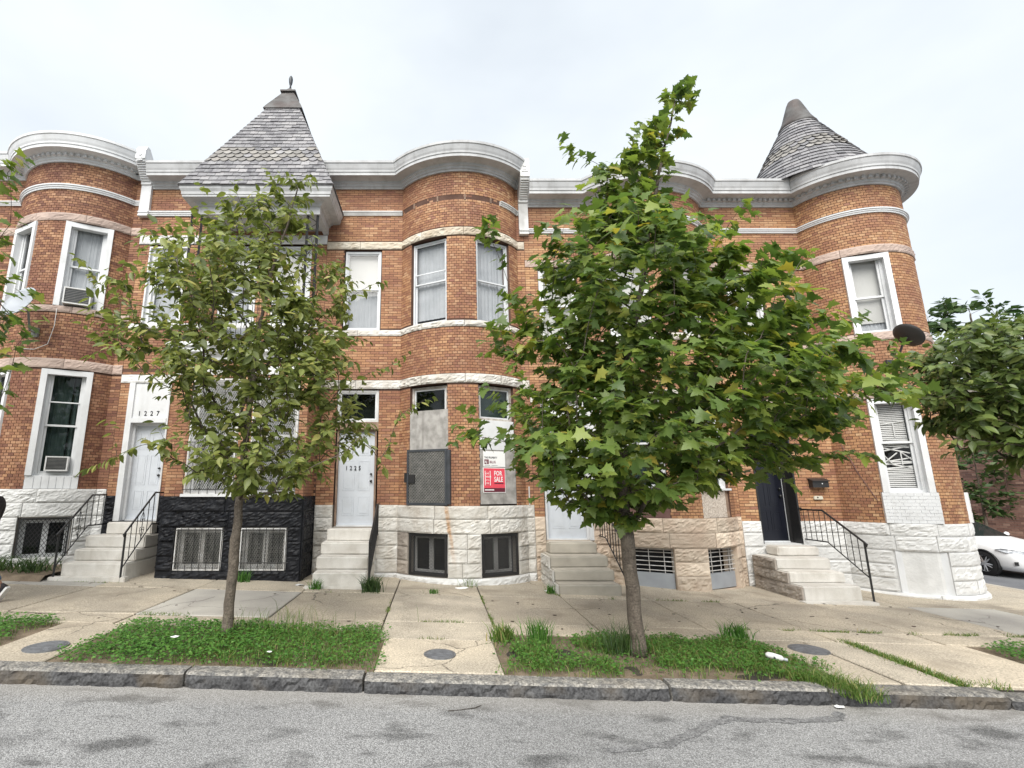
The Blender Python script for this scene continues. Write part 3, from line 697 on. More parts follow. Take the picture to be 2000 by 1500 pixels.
# --- house B1 (1227): porch bay, iron balcony, slate pyramid
def house_b1():
    h = root('row_house', 'house numbered 1227 with slate pyramid roof, iron balcony and black painted base', 'house', (-4.8, WY, -1.7), G_)
    LO = Path([('L', -7.0, WY, -5.35, WY), ('L', -5.35, WY, -5.35, 10.1), ('L', -5.35, 10.1, -2.6, 10.1), ('L', -2.6, 10.1, -2.6, WY), ('L', -2.6, WY, -2.55, WY)])
    UP = Path([('L', -7.0, WY, -2.55, WY)])
    s2 = LO.segs[2][0]; sx = lambda x: s2 + x + 5.35
    dop = (.22, 1.14, -.66, 2.31); bays = [(sx(-4.97), sx(-3.98), -.13, 2.25), (sx(-3.72), sx(-2.77), -.13, 2.25)]
    ops = [dop] + bays
    mb = MB(); shell(mb, LO, -.14, 2.62, ops)
    uops = [(.26, 1.19, 3.70, 5.66), (2.0, 2.85, 3.0, 5.66), (3.22, 4.1, 3.0, 5.66)]
    shell(mb, UP, 2.62, 7.15, uops); wall = mb.build('wall', 'mortar', h, fix=False)
    body(h, -7.0, -2.55, 7.5, -1.9); flat_roof(h, UP, 7.6, -7.0, -2.55)
    bl = [(2.31, 2.5)]; bu = [(3.58, 3.70), (5.66, 5.89), (6.39, 6.5)]
    lay(wall, bricks(LO, -.14, 2.58, ops, bl, 2) + bricks(UP, 2.64, 7.12, uops, bu, 3), 'brick_orange', [(190, 755, 245, 965), (322, 860, 352, 965), (262, 415, 300, 460), (240, 650, 300, 715), (640, 370, 665, 470), (565, 850, 600, 965)])
    for z0, z1 in bu[:2] + bl: stones(h, LO if z1 == 2.5 else UP, [(z0, z1)], [], .8, .03, .02, 'white_stone', 'sill_stone' if z1 - z0 < .16 else 'lintel_stone')
    belt(h, UP, 6.39, 6.5, 'white_paint'); cornice(h, UP, 7.6, 'grey_paint', False, .16, UP.L)
    fd = MB(); bo = [(sx(-5.04), sx(-4.11), -1.54, -.73), (sx(-3.78), sx(-2.87), -1.54, -.73), (.22, 1.14, -.66, -.14)]
    shell(fd, LO, -1.95, -.14, bo, .25); fd = fd.build('foundation', 'black_stone', h, fix=False)
    stones(fd, LO, [(-.44, -.14), (-.73, -.44), (-1.0, -.73), (-1.27, -1.0), (-1.54, -1.27), (-1.9, -1.54)], bo, 1.25, .035, .05, 'black_stone')
    fb = Fr(-5.35, 10.1, 0)
    for u0, u1 in ((.31, 1.24), (1.57, 2.48)): basement_window(h, fb, u0 + .01, u1 - .01, -1.53, -.74, 'white_metal', True, 'white_metal', -.12, 2, 'white_metal', .032, .07, .0038, .03, .02)
    for u0, u1 in ((.31, 1.24), (1.57, 2.48)):                                        # iron bars across the foot of each grille
        g = MB(); g.bar(fb.p(u0 - .06, .07, -1.38), fb.p(u1 + .06, .07, -1.38), .007); g.bar(fb.p(u0 - .06, .07, -.78), fb.p(u1 + .06, .07, -.78), .007)
        for i in range(8): u = u0 + (u1 - u0) * i / 7; g.bar(fb.p(u, .07, -1.55), fb.p(u, .07, -.74), .006)
        g.build('window_bars', 'black_metal', h)
    for k, (a, b, z0, z1) in enumerate(bays):                                          # large bay windows behind white expanded metal
        u0, u1 = a - s2, b - s2
        wn = window(h, fb, u0, u1, z0, z1, .07, 'white_paint', -.06, 'grey', .5, .05, 'pane_tint', seed=20 + k)
        g = frame4(MB(), fb, u0 + .01, u1 - .01, z0 + .03, z1 - .02, .03, .01, .035).build('grille_frame', 'white_metal', wn)
        lattice(fb, u0 + .04, u1 - .04, z0 + .06, z1 - .05, .02, .034, .07, .0032).build('mesh_grille', 'white_metal', wn, fix=False)
        MB().box(fb, u0 - .03, u1 + .03, -.05, .08, z0 - .02, z0 + .035).build('sill', 'white_paint', wn)
        fl = MB()
        for i in range(7): u = u0 + (u1 - u0) * i / 6; fl.bar(fb.p(u, .07, z0 + .02), fb.p(u, .07, z0 + 1.05), .006)
        fl.bar(fb.p(u0, .07, z0 + .12), fb.p(u1, .07, z0 + .12), .007); fl.bar(fb.p(u0, .07, z0 + 1.05), fb.p(u1, .07, z0 + 1.05), .007); fl.build('window_bars', 'black_metal', wn)
    # front door with its boarded transom and number
    fd_ = Fr(-7.0, WY, 0); door(h, fd_, .34, 1.11, -.65, 1.42, cw=.05, d=-.16, knob='r')
    cs = MB(); cs.box(fd_, .215, .34, -.2, .03, -.66, 2.31); cs.box(fd_, 1.11, 1.145, -.2, .03, -.66, 2.31); cs.box(fd_, .34, 1.11, -.16, .045, 1.42, 1.52); cs.build('casing', 'white_paint', h)
    tp = MB().box(fd_, .34, 1.11, -.16, .0, 1.52, 2.308).build('transom_panel', 'white_paint', h)
    for i, ch in enumerate('1227'): text('house_number', ch, fd_, .49 + i * .135, .0, 1.575, .15, 'ink_black', tp, 'CENTER', .004, .85, True)
    f = Fr(-7.0, WY, 0)
    window(h, f, .30, 1.15, 3.70, 5.60, .09, 'white_paint', -.05, 'sheer', .5, .05, seed=31, outer=(.035, .02))
    window(h, f, 2.04, 2.81, 3.02, 5.6, .09, 'white_paint', -.05, 'sheer', .56, .05, seed=32, outer=(.035, .02))
    window(h, f, 3.26, 4.06, 3.02, 5.6, .09, 'white_paint', -.05, 'shade', .5, .05, seed=33, outer=(.035, .02), fz=4.6)
    # balcony slab, railing and iron trellis posts
    BP = Path([('L', -5.35, WY, -5.35, 10.1), ('L', -5.35, 10.1, -2.6, 10.1), ('L', -2.6, 10.1, -2.6, WY)])
    sweep(MB(), BP, [(-.3, 2.6), (.03, 2.6), (.035, 2.68), (.07, 2.72), (.15, 2.78), (.15, 2.86), (.2, 2.9), (.2, 2.98), (-.3, 2.98)]).build('balcony_cornice', 'white_paint', h)
    MB().wbox(-5.25, -2.7, 10.15, WY - .01, 2.9, 2.975).build('balcony_floor', 'grey_paint', h)
    rl = MB(); A = [(-5.42, WY, 0), (-5.42, 10.03, 0), (-2.53, 10.03, 0), (-2.53, WY, 0)]
    for z in (3.86, 3.08):
        for i in range(3): rl.bar((A[i][0], A[i][1], z), (A[i + 1][0], A[i + 1][1], z), .014)
    rl = rl.build('balcony_railing', 'black_metal', h)
    for i in range(27):
        x = -5.36 + i * 2.77 / 26
        b = MB().bar((x, 10.03, 3.08), (x, 10.03, 3.86), .007)
        if i % 4 == 2: b.tube([(x + .05 * math.sin(t * .7) * (1 - t / 14), 10.03, 3.16 + .05 * math.cos(t * .7) * (1 - t / 14) + t * .018) for t in range(13)], .005, 4)
        b.build('baluster', 'black_metal', rl)
    for xa, sg in ((-5.36, 1), (-2.59, -1)):
        ps = MB()
        for dx in (0, .22): ps.tube([(xa + sg * dx, 10.03, 2.97), (xa + sg * dx, 10.03, 5.95)], .03, 4)
        for k in range(7):
            z = 3.1 + k * .41
            ps.tube([(xa + sg * (.11 + .09 * math.cos(q * .75 + (3.14 if k % 2 else 0))), 10.03, z + q * .041) for q in range(10)], .008, 4)
            ps.bar((xa, 10.03, z), (xa + sg * .22, 10.03, z), .008)
        ps.build('porch_post', 'black_metal', h)
    # canopy and slate pyramid
    CP = Path([('L', -5.2, WY + .0, -5.2, 9.97), ('L', -5.2, 9.97, -2.53, 9.97), ('L', -2.53, 9.97, -2.53, WY + .0)])
    sweep(MB(), CP, [(-.12, 5.9), (.0, 5.9), (.0, 6.08), (.03, 6.09), (.04, 6.13), (.09, 6.16), (.26, 6.17), (.26, 6.21), (.275, 6.22), (.28, 6.28), (.31, 6.34), (.315, 6.4), (-.12, 6.4)]).build('canopy_cornice', 'grey_paint', h)
    MB().quad((-5.1, 10.05, 6.0), (-2.63, 10.05, 6.0), (-2.63, WY, 6.0), (-5.1, WY, 6.0)).build('canopy_ceiling', 'grey_paint', h, fix=False)
    cx, cy, hx, hy, z0, ap = -3.865, 11.43, 1.655, 1.80, 6.405, 4.03
    T = .77
    core = MB(); b4 = [(-1, -1), (1, -1), (1, 1), (-1, 1)]
    core.V = [(cx + a * hx, cy + b * hy, z0) for a, b in b4] + [(cx + a * hx * (1 - T) , cy + b * hy * (1 - T), z0 + ap * T) for a, b in b4]
    core.F = [(i, (i + 1) % 4, 4 + (i + 1) % 4, 4 + i) for i in range(4)] + [(0, 3, 2, 1), (4, 5, 6, 7)]
    rf = core.build('pyramid_roof', 'slate', h)
    ax = [((1, 0), (0, -1), hx, hy), ((0, 1), (1, 0), hy, hx), ((-1, 0), (0, 1), hx, hy), ((0, -1), (-1, 0), hy, hx)]
    r = random.Random(5); rest = MB(); NR = 23
    for q, (u, n, hw, hd) in enumerate(ax):
        sl = math.hypot(ap, hd); nz = hd / sl; nh = ap / sl
        def pt(a, t, w):
            k = 1 - t; lim = hw * k + .012; a = max(-lim, min(lim, a))
            return (cx + u[0] * a + n[0] * (hd * k + nh * w), cy + u[1] * a + n[1] * (hd * k + nh * w), z0 + ap * t + nz * w)
        for i in range(NR):
            t0 = T * i / NR; t1 = min(T, T * (i + 1.25) / NR); k = hw * (1 - t0); fish = 6 <= i <= 9 + (0); wd = .19 if not fish else .2
            n_ = int(2 * k / wd) + 2; o_ = wd / 2 if i % 2 else 0
            for j in range(-n_ // 2 - 1, n_ // 2 + 2):
                a0 = j * wd + o_ + .003; a1 = a0 + wd - .006
                if a1 < -k + .02 or a0 > k - .02: continue
                wb = .024 + r.uniform(0, .007); jt = r.uniform(-.003, .003); hd_ = T / NR
                if fish: outl = [(a0, t0 + hd_ * .5), ((a0 * .75 + a1 * .25), t0 + hd_ * .1), ((a0 + a1) / 2, t0), ((a0 * .25 + a1 * .75), t0 + hd_ * .1), (a1, t0 + hd_ * .5)]
                else: outl = [(a0, t0 + jt), (a1, t0 + jt)]
                s = MB(); m_ = len(outl); vt = [pt(a, t, wb) for a, t in outl] + [pt(a1, t1, .004), pt(a0, t1, .004)]; vb = [pt(a, t, wb - .012) for a, t in outl] + [pt(a1, t1, -.002), pt(a0, t1, -.002)]
                L_ = m_ + 2; s.V = vt + vb; s.F = [tuple(range(L_)), tuple(reversed(range(L_, 2 * L_)))] + [(e, L_ + e, L_ + (e + 1) % L_, (e + 1) % L_) for e in range(L_)]
                if q == 0: s.build('shingle', 'slate_buff' if fish and r.random() < .8 else 'slate', rf)
                else: rest.add(s.V, s.F)
    kind(rest.build('slates', 'slate', rf), 'stuff')
    cap = MB()
    for k0, za, k1, zb in ((.30, z0 + ap * .755, .27, z0 + ap * .785), (.27, z0 + ap * .785, .085, z0 + ap * .945), (.12, z0 + ap * .945, .12, z0 + ap * .955), (.085, z0 + ap * .955, .02, z0 + ap * 1.0)):
        cap.V += [(cx + a * hx * k0, cy + b * hx * k0, za) for a, b in b4] + [(cx + a * hx * k1, cy + b * hx * k1, zb) for a, b in b4]; n0 = len(cap.V) - 8
        cap.F += [(n0 + i, n0 + (i + 1) % 4, n0 + 4 + (i + 1) % 4, n0 + 4 + i) for i in range(4)] + [(n0, n0 + 3, n0 + 2, n0 + 1), (n0 + 4, n0 + 5, n0 + 6, n0 + 7)]
    cap.build('roof_cap', 'rusty_metal', rf)
    MB().lathe((cx, cy, z0 + ap), [(.0, 0), (.03, .0), (.02, .1), (.035, .14), (.05, .22), (.055, .3), (.04, .37), (.015, .41), (.0, .42)], 12).build('finial', 'dark_grey_metal', rf, smooth=True)
    return h
# --- house B2 (1225): boarded bow, white worn stone
def house_b2():
    h = root('row_house', 'vacant brick house with a boarded bow front, FOR SALE board and worn white stone base', 'house', (-.2, WY, -1.8), G_)
    xc = .575; P = bow_path(-2.55, xc, 2.1)
    dop = (.38, 1.31, -.78, 2.17); wop = (.42, 1.30, 3.54, 5.53)
    ops = [arc_op(P, 1, *t, 3.54, 5.53) for t in BT] + [arc_op(P, 1, *t, -.33, 2.17) for t in BT] + [dop, wop]
    mb = MB(); shell(mb, P, -.33, 7.15, ops); wall = mb.build('wall', 'mortar', h, fix=False)
    body(h, -2.55, 2.1, 7.5, -1.95); flat_roof(h, P, 7.6, -2.55, 2.1)
    bands = [(2.17, 2.37), (3.40, 3.54), (5.53, 5.72)]
    bb = belt_s = P.segs[1][0]; gap0, gap1 = P.segs[1][0] + .02, P.segs[1][0] + 2.55       # the belt has fallen off most of the bow
    br = bricks(P, -.33, 7.12, ops, bands, 4)
    fl = lambda b: 6.38 < (b[4] + b[5]) / 2 < 6.51
    def s_of(b): return b[0] + 2.55 if b[7] == 'L' and b[0] < 0 else (P.segs[1][0] + BWR * (b[2] + BH) if b[7] == 'A' else P.L - (2.1 - b[0]))
    keep = [b for b in br if not fl(b)]
    lay(wall, keep, 'brick_orange', [(745, 540, 985, 985), (790, 340, 985, 440), (745, 450, 985, 640), (1000, 890, 1028, 985)])
    gp = MB(); rr = random.Random(9)
    for b in br:
        if fl(b) and gap0 < s_of(b) < gap1 and rr.random() < .8: gp.add(brick_box(Fr(b[0] - math.sin(b[2]) * -.0, b[1], b[2]), b[3] * rr.uniform(.6, 1), b[4], b[5] - rr.uniform(0, .02), rr.uniform(-.02, .002)), BKF)
    kind(gp.build('broken_brickwork', 'brick_brown', wall, fix=False), 'stuff')
    for k in range(4):                                                                   # timber plugs left where the belt was nailed
        x, y, a = P.at(gap0 + .42 + k * .62); MB().box(Fr(x, y, a), -.02, .02, -.02, .02, 6.39, 6.52).build('timber_plug', 'wood_frame', wall)
    belt(h, P, 6.4, 6.5, 'worn_white_paint', 0, gap0 - .03); belt(h, P, 6.4, 6.5, 'worn_white_paint', gap1, P.L - .02)
    for z0, z1 in bands: stones(h, P, [(z0, z1)], [], .9, .03, .032, 'cream_stone' if z1 > 5 else 'weathered_stone', 'sill_stone' if z1 - z0 < .16 else 'lintel_stone')
    cornice(h, P, 7.6, 'grey_paint', False, 0, P.L - .11); corbel(h, 2.1, 5.88, 7.68, 'worn_white_paint', .22)
    fd = MB(); bo = [arc_op(P, 1, *t, -1.69, -.87) for t in BT] + [(.38, 1.31, -.78, -.33)]; shell(fd, P, -2.0, -.33, bo, .25)
    fd = fd.build('foundation', 'mortar_light', h, fix=False); sA = P.segs[1][0]
    stones(fd, P, [(-.59, -.33), (-.87, -.59)], bo, 1.15, .035, .02, 'weathered_stone', altm=None)
    stones(fd, P, [(-1.15, -.87), (-1.42, -1.15), (-1.69, -1.42)], bo, .45, .035, .022, 'weathered_stone', altm=lambda a, b, z: sA < (a + b) / 2 < sA + .40)
    stones(fd, P, [(-2.0, -1.69)], bo, 1.6, .07, .02, 'white_stone')
    for k, t in enumerate(BT):
        f, hw = chord(xc, BYC, BWR, *t)
        window(h, f, -hw + .03, hw - .02, 3.55, 5.50, .035, 'alu', -.06, 'sheer', .5, .03, seed=40 + k, storm=4.75 if k == 0 else None, lower_dark=(k == 0))
        basement_window(h, f, -hw + .015, hw - .015, -1.68, -.88, 'dark_grey_metal', True, 'black_metal', -.14, 2, 'worn_white_paint', .03, .06, .0038, .02, .045)
        fr_ = frame4(MB(), f, -hw + .02, hw - .02, 1.40, 2.14, .05, -.16, -.07).build('window', 'old_frame', h)
        frame4(MB(), f, -hw + .07, hw - .07, 1.45, 2.09, .03, -.13, -.09).build('sash', 'alu', fr_); MB().box(f, -hw + .1, hw - .1, -.12, -.113, 1.48, 2.06).build('pane', 'pane_tint', fr_)
        MB().box(f, -hw, hw, -.45, -.43, 1.3, 2.2).build('dark_room', 'interior', fr_)
        if k: sheet(f, -hw + .1, hw - .1, -.17, 1.45, 2.05, .003, 1).build('roller_shade', 'curtain_grey', fr_, fix=False)
        if k == 0:
            MB().box(f, -hw + .01, hw + .02, -.06, .006, .80, 1.62).build('plywood_board', 'plywood', h)
            MB().box(f, -hw, hw, -.07, -.06, -.33, .8).build('backing_board', 'interior', h)
            g = frame4(MB(), f, -hw - .03, hw + .01, -.32, .80, .045, .02, .06).build('security_gate', 'dark_grey_metal', h)
            lattice(f, -hw + .015, hw - .035, -.275, .755, .045, .036, .062, .006).build('mesh_grille', 'mesh_metal', g, fix=False)
            MB().box(f, hw + .012, hw + .075, -.02, .05, -.30, .78).build('hinge_post', 'dark_grey_metal', g)
            lk = MB(); lk.box(f, -hw + .015, -hw + .17, .05, .075, .12, .29); lk.box(f, -hw - .09, -hw - .035, .005, .06, .13, .32); lk.build('lock_box', 'black_metal', g)
        else:
            MB().box(f, -hw + .01, hw - .01, -.06, .002, -.30, .78).build('plywood_board', 'plywood', h)
            MB().box(f, -hw + .02, hw - .02, -.07, -.01, .79, 1.40).build('white_board', 'white_paint', h)
    f = Fr(-2.55, WY, 0)
    window(h, f, .44, 1.28, 3.55, 5.50, .05, 'alu', -.05, 'shade', .52, .03, seed=44, fz=4.55)
    dr = door(h, f, .40, 1.27, -.77, 1.28, fm='wood_frame', cw=.04, d=-.14, knob='r')
    MB().box(f, .38, 1.31, -.16, -.02, 1.28, 1.44).build('door_header', 'wood_frame', h)
    tr = frame4(MB(), f, .39, 1.30, 1.44, 2.15, .05, -.13, -.03).build('transom_window', 'worn_white_paint', h)
    frame4(MB(), f, .44, 1.25, 1.49, 2.10, .03, -.11, -.05).build('sash', 'alu', tr); MB().box(f, .47, 1.22, -.09, -.084, 1.52, 2.07).build('pane', 'pane_tint', tr)
    MB().box(f, .38, 1.3, -.4, -.38, 1.3, 2.3).build('dark_room', 'interior', tr)
    for i, ch in enumerate('1225'): text('house_number', ch, f, .62 + i * .095, -.132, .40, .13, 'ink_black', dr, 'CENTER', .004, .8, True)
    # white pipe beside the bow
    x, y, a = P.at(P.segs[2][0] + .02); MB().bar((2.0, WY - .03, -.33), (2.0, WY - .03, .05), .014).build('pipe_stub', 'plastic_white', h)
    return h
# --- house C1 (1223): tan stone base, white door
def house_c1():
    h = root('row_house', 'brick bow-fronted house behind the maple with a tan sandstone base and a pale blue-white door', 'house', (4.2, WY, -1.9), G_)
    xc = 4.99; P = bow_path(2.1, xc, 6.45)
    dop = (.22, 1.22, -1.05, 1.87); wop = (.29, 1.2, 3.26, 5.08)
    ops = [arc_op(P, 1, *t, 3.26, 5.08) for t in BT] + [arc_op(P, 1, *t, -.57, 1.87) for t in BT] + [dop, wop]
    mb = MB(); shell(mb, P, -.57, 6.68, ops); wall = mb.build('wall', 'mortar', h, fix=False)
    body(h, 2.1, 6.45, 7.0, -2.1); flat_roof(h, P, 7.12, 2.1, 6.45)
    bands = [(1.87, 2.03), (3.10, 3.26), (5.08, 5.25), (5.94, 6.04)]
    lay(wall, bricks(P, -.57, 6.66, ops, bands, 5), 'brick_tan', [(1035, 960, 1070, 1008), (1318, 950, 1380, 1012), (1040, 370, 1095, 470), (1310, 380, 1370, 470), (1425, 940, 1475, 1015), (1035, 480, 1070, 700)], 240)
    for z0, z1 in bands[:3]: stones(h, P, [(z0, z1)], [], .9, .03, .032, 'pink_stone' if z1 > 5 else 'weathered_stone', 'sill_stone' if z1 - z0 < .165 and z1 > 3 and z1 < 4 else 'lintel_stone')
    belt(h, P, 5.94, 6.04, 'white_paint'); cornice(h, P, 7.12, 'grey_paint', False, .11, P.L)
    fd = MB(); bo = [arc_op(P, 1, *t, -1.93, -1.14) for t in BT] + [(.22, 1.22, -1.05, -.57)]; shell(fd, P, -2.1, -.57, bo, .25)
    fd = fd.build('foundation', 'tan_stone', h, fix=False)
    stones(fd, P, [(-.85, -.57), (-1.14, -.85)], bo, .95, .035, .03, 'tan_stone'); stones(fd, P, [(-1.39, -1.14), (-1.65, -1.39), (-1.97, -1.65)], bo, .75, .035, .03, 'tan_stone')
    for k, t in enumerate(BT):
        f, hw = chord(xc, BYC, BWR, *t)
        window(h, f, -hw + .02, hw - .02, 3.27, 5.06, .05, 'white_paint', -.06, 'shade', .5, .04, seed=50 + k)
        window(h, f, -hw + .02, hw - .02, .0, 1.86, .05, 'white_paint', -.05, 'grey', .5, .04, 'pane_tint', seed=52 + k)
        if k == 0:
            pn = MB().box(f, -hw, hw, -.1, -.01, -.568, -.002).build('spandrel_panel', 'brown_panel', h)
            MB().box(f, -hw - .02, hw + .02, -.06, .05, -.03, .012).build('sill', 'white_paint', h)
        else:
            MB().box(f, -hw, hw - .12, -.1, -.012, -.568, -.002).build('chipboard_panel', 'osb', h); MB().box(f, hw - .115, hw, -.1, -.03, -.568, -.002).build('trim_board', 'wood_frame', h)
            MB().box(f, -hw - .02, hw + .02, -.06, .05, -.03, .012).build('sill', 'white_paint', h)
        b = frame4(MB(), f, -hw + .01, hw - .01, -1.92, -1.15, .04, -.16, -.08).build('basement_window', 'old_frame', h)
        MB().box(f, -hw + .03, hw - .03, -.1, -.05, -1.91, -1.62).build('metal_panel', 'dish_grey', b); MB().box(f, -hw, hw, -.4, -.38, -1.95, -1.1).build('dark_room', 'interior', b)
        gr = MB()
        for i in range(5): gr.bar(f.p(-hw + .02, -.045, -1.23 - i * .085), f.p(hw - .02, -.045, -1.23 - i * .085), .008)
        for i in range(3): gr.bar(f.p(-hw + .14 + i * .28, -.035, -1.17), f.p(-hw + .14 + i * .28, -.035, -1.62), .008)
        gr.build('window_bars', 'white_metal', b)
    f = Fr(2.1, WY, 0)
    window(h, f, .31, 1.18, 3.27, 5.06, .07, 'white_paint', -.05, 'shade', .5, .04, seed=55)
    door(h, f, .24, 1.14, -1.04, 1.05, cw=.045, d=-.1, knob='r'); MB().box(f, .22, 1.22, -.14, -.03, 1.05, 1.866).build('transom_panel', 'white_paint', h)
    MB().box(f, 1.14, 1.225, -.14, .03, -1.05, 1.868).build('casing', 'white_paint', h)
    sd_ = MB().box(f, 1.232, 1.535, .0, .012, -.565, 1.86).build('siding', 'white_paint', h)
    for i in range(20): MB().prism(f, [(1.234, -.56 + i * .12), (1.533, -.56 + i * .12), (1.533, -.445 + i * .12), (1.234, -.445 + i * .12)], .011, .022).build('siding_board', 'white_paint', sd_)
    return h
# --- house C2 (1221): corner house with round tower
TX, TY, TR = 9.79, 11.18, 1.22
def house_c2():
    h = root('row_house', 'corner brick house with a round tower, conical slate roof and bright white stone base', 'house', (8.8, WY, -2.0), G_)
    th0 = -math.acos((TY - WY) / TR)
    P = Path([('L', 6.45, WY, TX + TR * math.sin(th0), WY), ('A', TX, TY, TR, th0, R(90)), ('L', TX + TR, TY, TX + TR, 20.0)])
    TW = ((-41.6, -2.5), (46, 84))
    dop = (.40, 1.23, -1.12, 1.83); wop = (.30, 1.15, 3.23, 5.0)
    ops = [arc_op(P, 1, *t, 3.23, 5.0) for t in TW] + [arc_op(P, 1, *t, -.66, 1.83) for t in TW] + [dop, wop]
    mb = MB(); shell(mb, P, -.66, 6.68, ops); wall = mb.build('wall', 'mortar', h, fix=False)
    body(h, 6.45, 11.0, 7.0, -2.2)
    bands = [(1.83, 1.98), (3.05, 3.23), (5.0, 5.19), (5.94, 6.04)]
    lay(wall, bricks(P, -.66, 6.66, ops, bands, 6), 'brick_tan', [(1565, 900, 1730, 1016), (1840, 890, 1893, 1010), (1555, 395, 1760, 480), (1590, 490, 1640, 560), (1735, 500, 1800, 640), (1670, 500, 1700, 600)])
    for z0, z1 in bands[:3]: stones(h, P, [(z0, z1)], [], .8, .03, .034, 'pink_stone', 'sill_stone' if 3 < z1 < 4 else 'lintel_stone', s1=6.0)
    belt(h, P, 5.94, 6.04, 'white_paint'); cornice(h, P, 7.12, 'grey_paint', True, 0, 6.2); cornice(h, P, 7.12, 'grey_paint', False, 6.2, P.L)
    pts = [(x + nx * .36, y + ny * .36) for x, y, nx, ny in P.mitred()] + [(6.45, 20.0)]
    MB().add([(a, b, 7.1) for a, b in pts], [tuple(range(len(pts)))]).build('roof', 'slate', h, fix=False)
    fd = MB(); bo = [arc_op(P, 1, *t, -1.95, -1.18) for t in TW] + [(.40, 1.23, -1.12, -.66)]; shell(fd, P, -2.3, -.66, bo[2:], .25)
    fd = fd.build('foundation', 'white_stone', h, fix=False)
    stones(fd, P, [(-.9, -.66), (-1.18, -.9), (-1.44, -1.18), (-1.70, -1.44), (-1.95, -1.70)], bo, .8, .035, .022, 'white_stone', s1=8.0); stones(fd, P, [(-2.3, -1.95)], bo, 1.0, .085, .02, 'white_stone', s1=8.0)
    for k, t in enumerate(TW):
        f, hw = chord(TX, TY, TR, *t)
        window(h, f, -hw + .1, hw - .1, 3.23, 4.98, .05, 'white_paint', -.07, 'shade', .47, .04, seed=60 + k, outer=(.1, .06 if k == 0 else .0), fz=3.5)
        wn = window(h, f, -hw + .1, hw - .1, -.07, 1.82, .05, 'white_paint', -.07, None, .53, .04, seed=62 + k, outer=(.1, .06 if k == 0 else .0))
        a, b = -hw + .19, hw - .19; rr = random.Random(k)
        for i in range(46):
            z = -.0 + i * .038
            if .50 < z < .78 and rr.random() < .75: continue
            if rr.random() < .08: continue
            tl = rr.uniform(-.006, .006) if not .4 < z < .95 else rr.uniform(-.06, .06)
            MB().prism(f, [(a, z - tl), (b, z + tl), (b, z + tl + .024), (a, z - tl + .024)], -.185, -.18).build('slat', 'plastic_white', wn)
        for p0, p1 in (((-.2, .55), (.0, .72)), ((-.25, .72), (-.1, .5)), ((.06, .48), (.06, .74)), ((.06, .74), (.24, .56)), ((.02, 1.05), (.02, 1.35)), ((-.2, 1.30), (.2, 1.36))):
            MB().bar(f.p(p0[0], -.165, p0[1]), f.p(p1[0], -.165, p1[1]), .012).build('slat', 'plastic_white', wn)
        # white painted brick below the sill
        sp = MB().box(f, -hw - .03, hw + .03, -.12, .055, -.658, -.07).build('painted_spandrel', 'white_paint', h)
        for i in range(9):
            n_ = 7; o_ = .5 * (i % 2)
            for j in range(n_ + 1):
                u0 = -hw - .03 + (j - o_) * (2 * hw + .06) / n_; u1 = min(hw + .03, u0 + (2 * hw + .06) / n_ - .008); u0 = max(-hw - .03, u0)
                if u1 - u0 > .02: MB().box(f, u0, u1, .05, .061 + rr.uniform(-.002, .003), -.655 + i * .065, -.655 + i * .065 + .057).build('brick', 'white_paint', sp)
        MB().box(f, -hw + .02, hw - .02, -.1, .035, -1.96, -1.19).build('boarded_window', 'white_paint', h)
    # conical roof with slates
    cx, cy = 9.38, 11.3; zb, r0, z1, r1 = 7.08, 1.50, 9.15, .36; NR = 18
    rf = MB().lathe((cx, cy, 0), [(r0, zb), (r1, z1)], 48).build('conical_roof', 'slate', h)
    r = random.Random(6); rest = MB(); front = []
    sl = math.hypot(z1 - zb, r0 - r1); nz, nh = (r0 - r1) / sl, (z1 - zb) / sl
    for i in range(NR):
        t0 = i / NR; t1 = min(1, (i + 1.2) / NR); rad = r0 + (r1 - r0) * t0; fish = 7 <= i <= 10; wd = .17
        n = max(12, int(2 * math.pi * rad / wd)); ofs = (.5 if i % 2 else 0) + r.uniform(-.1, .1)
        for j in range(n):
            if r.random() < .006: continue
            a0 = 2 * math.pi * (j + ofs) / n; a1 = a0 + 2 * math.pi / n * .965; wb = .024 + r.uniform(0, .012)
            def pt(a, t, w_):
                q = r0 + (r1 - r0) * t + nh * w_; return (cx + q * math.cos(a), cy + q * math.sin(a), zb + (z1 - zb) * t + nz * w_)
            hd_ = 1 / NR
            outl = [(a0, t0 + hd_ * .45), (a0 * .75 + a1 * .25, t0 + hd_ * .08), ((a0 + a1) / 2, t0), (a0 * .25 + a1 * .75, t0 + hd_ * .08), (a1, t0 + hd_ * .45)] if fish else [(a0, t0), ((a0 + a1) / 2, t0), (a1, t0)]
            L_ = len(outl) + 2; s = MB(); s.V = [pt(a, t, wb) for a, t in outl] + [pt(a1, t1, .004), pt(a0, t1, .004)] + [pt(a, t, wb - .012) for a, t in outl] + [pt(a1, t1, -.003), pt(a0, t1, -.003)]
            s.F = [tuple(range(L_)), tuple(reversed(range(L_, 2 * L_)))] + [(e, L_ + e, L_ + (e + 1) % L_, (e + 1) % L_) for e in range(L_)]
            am = (a0 + a1) / 2; face = -(cx * math.cos(am) + cy * math.sin(am)) / math.hypot(cx, cy)
            front.append((face + .15 * t0, s, 'slate_buff' if fish and r.random() < .8 else 'slate'))
    front.sort(key=lambda q: -q[0])
    for k, (fc, s, m_) in enumerate(front):
        if k < 300 and fc > 0: s.build('shingle', m_, rf)
        else: rest.add(s.V, s.F)
    kind(rest.build('slates', 'slate', rf), 'stuff')
    MB().lathe((cx, cy, 0), [(.40, 9.09), (.43, 9.13), (.40, 9.18), (.325, 9.34), (.235, 9.62), (.17, 9.82), (.13, 9.91), (.05, 9.955), (0, 9.96)], 24).build('roof_cap', 'rusty_metal', rf, smooth=True)
    f = Fr(6.45, WY, 0)
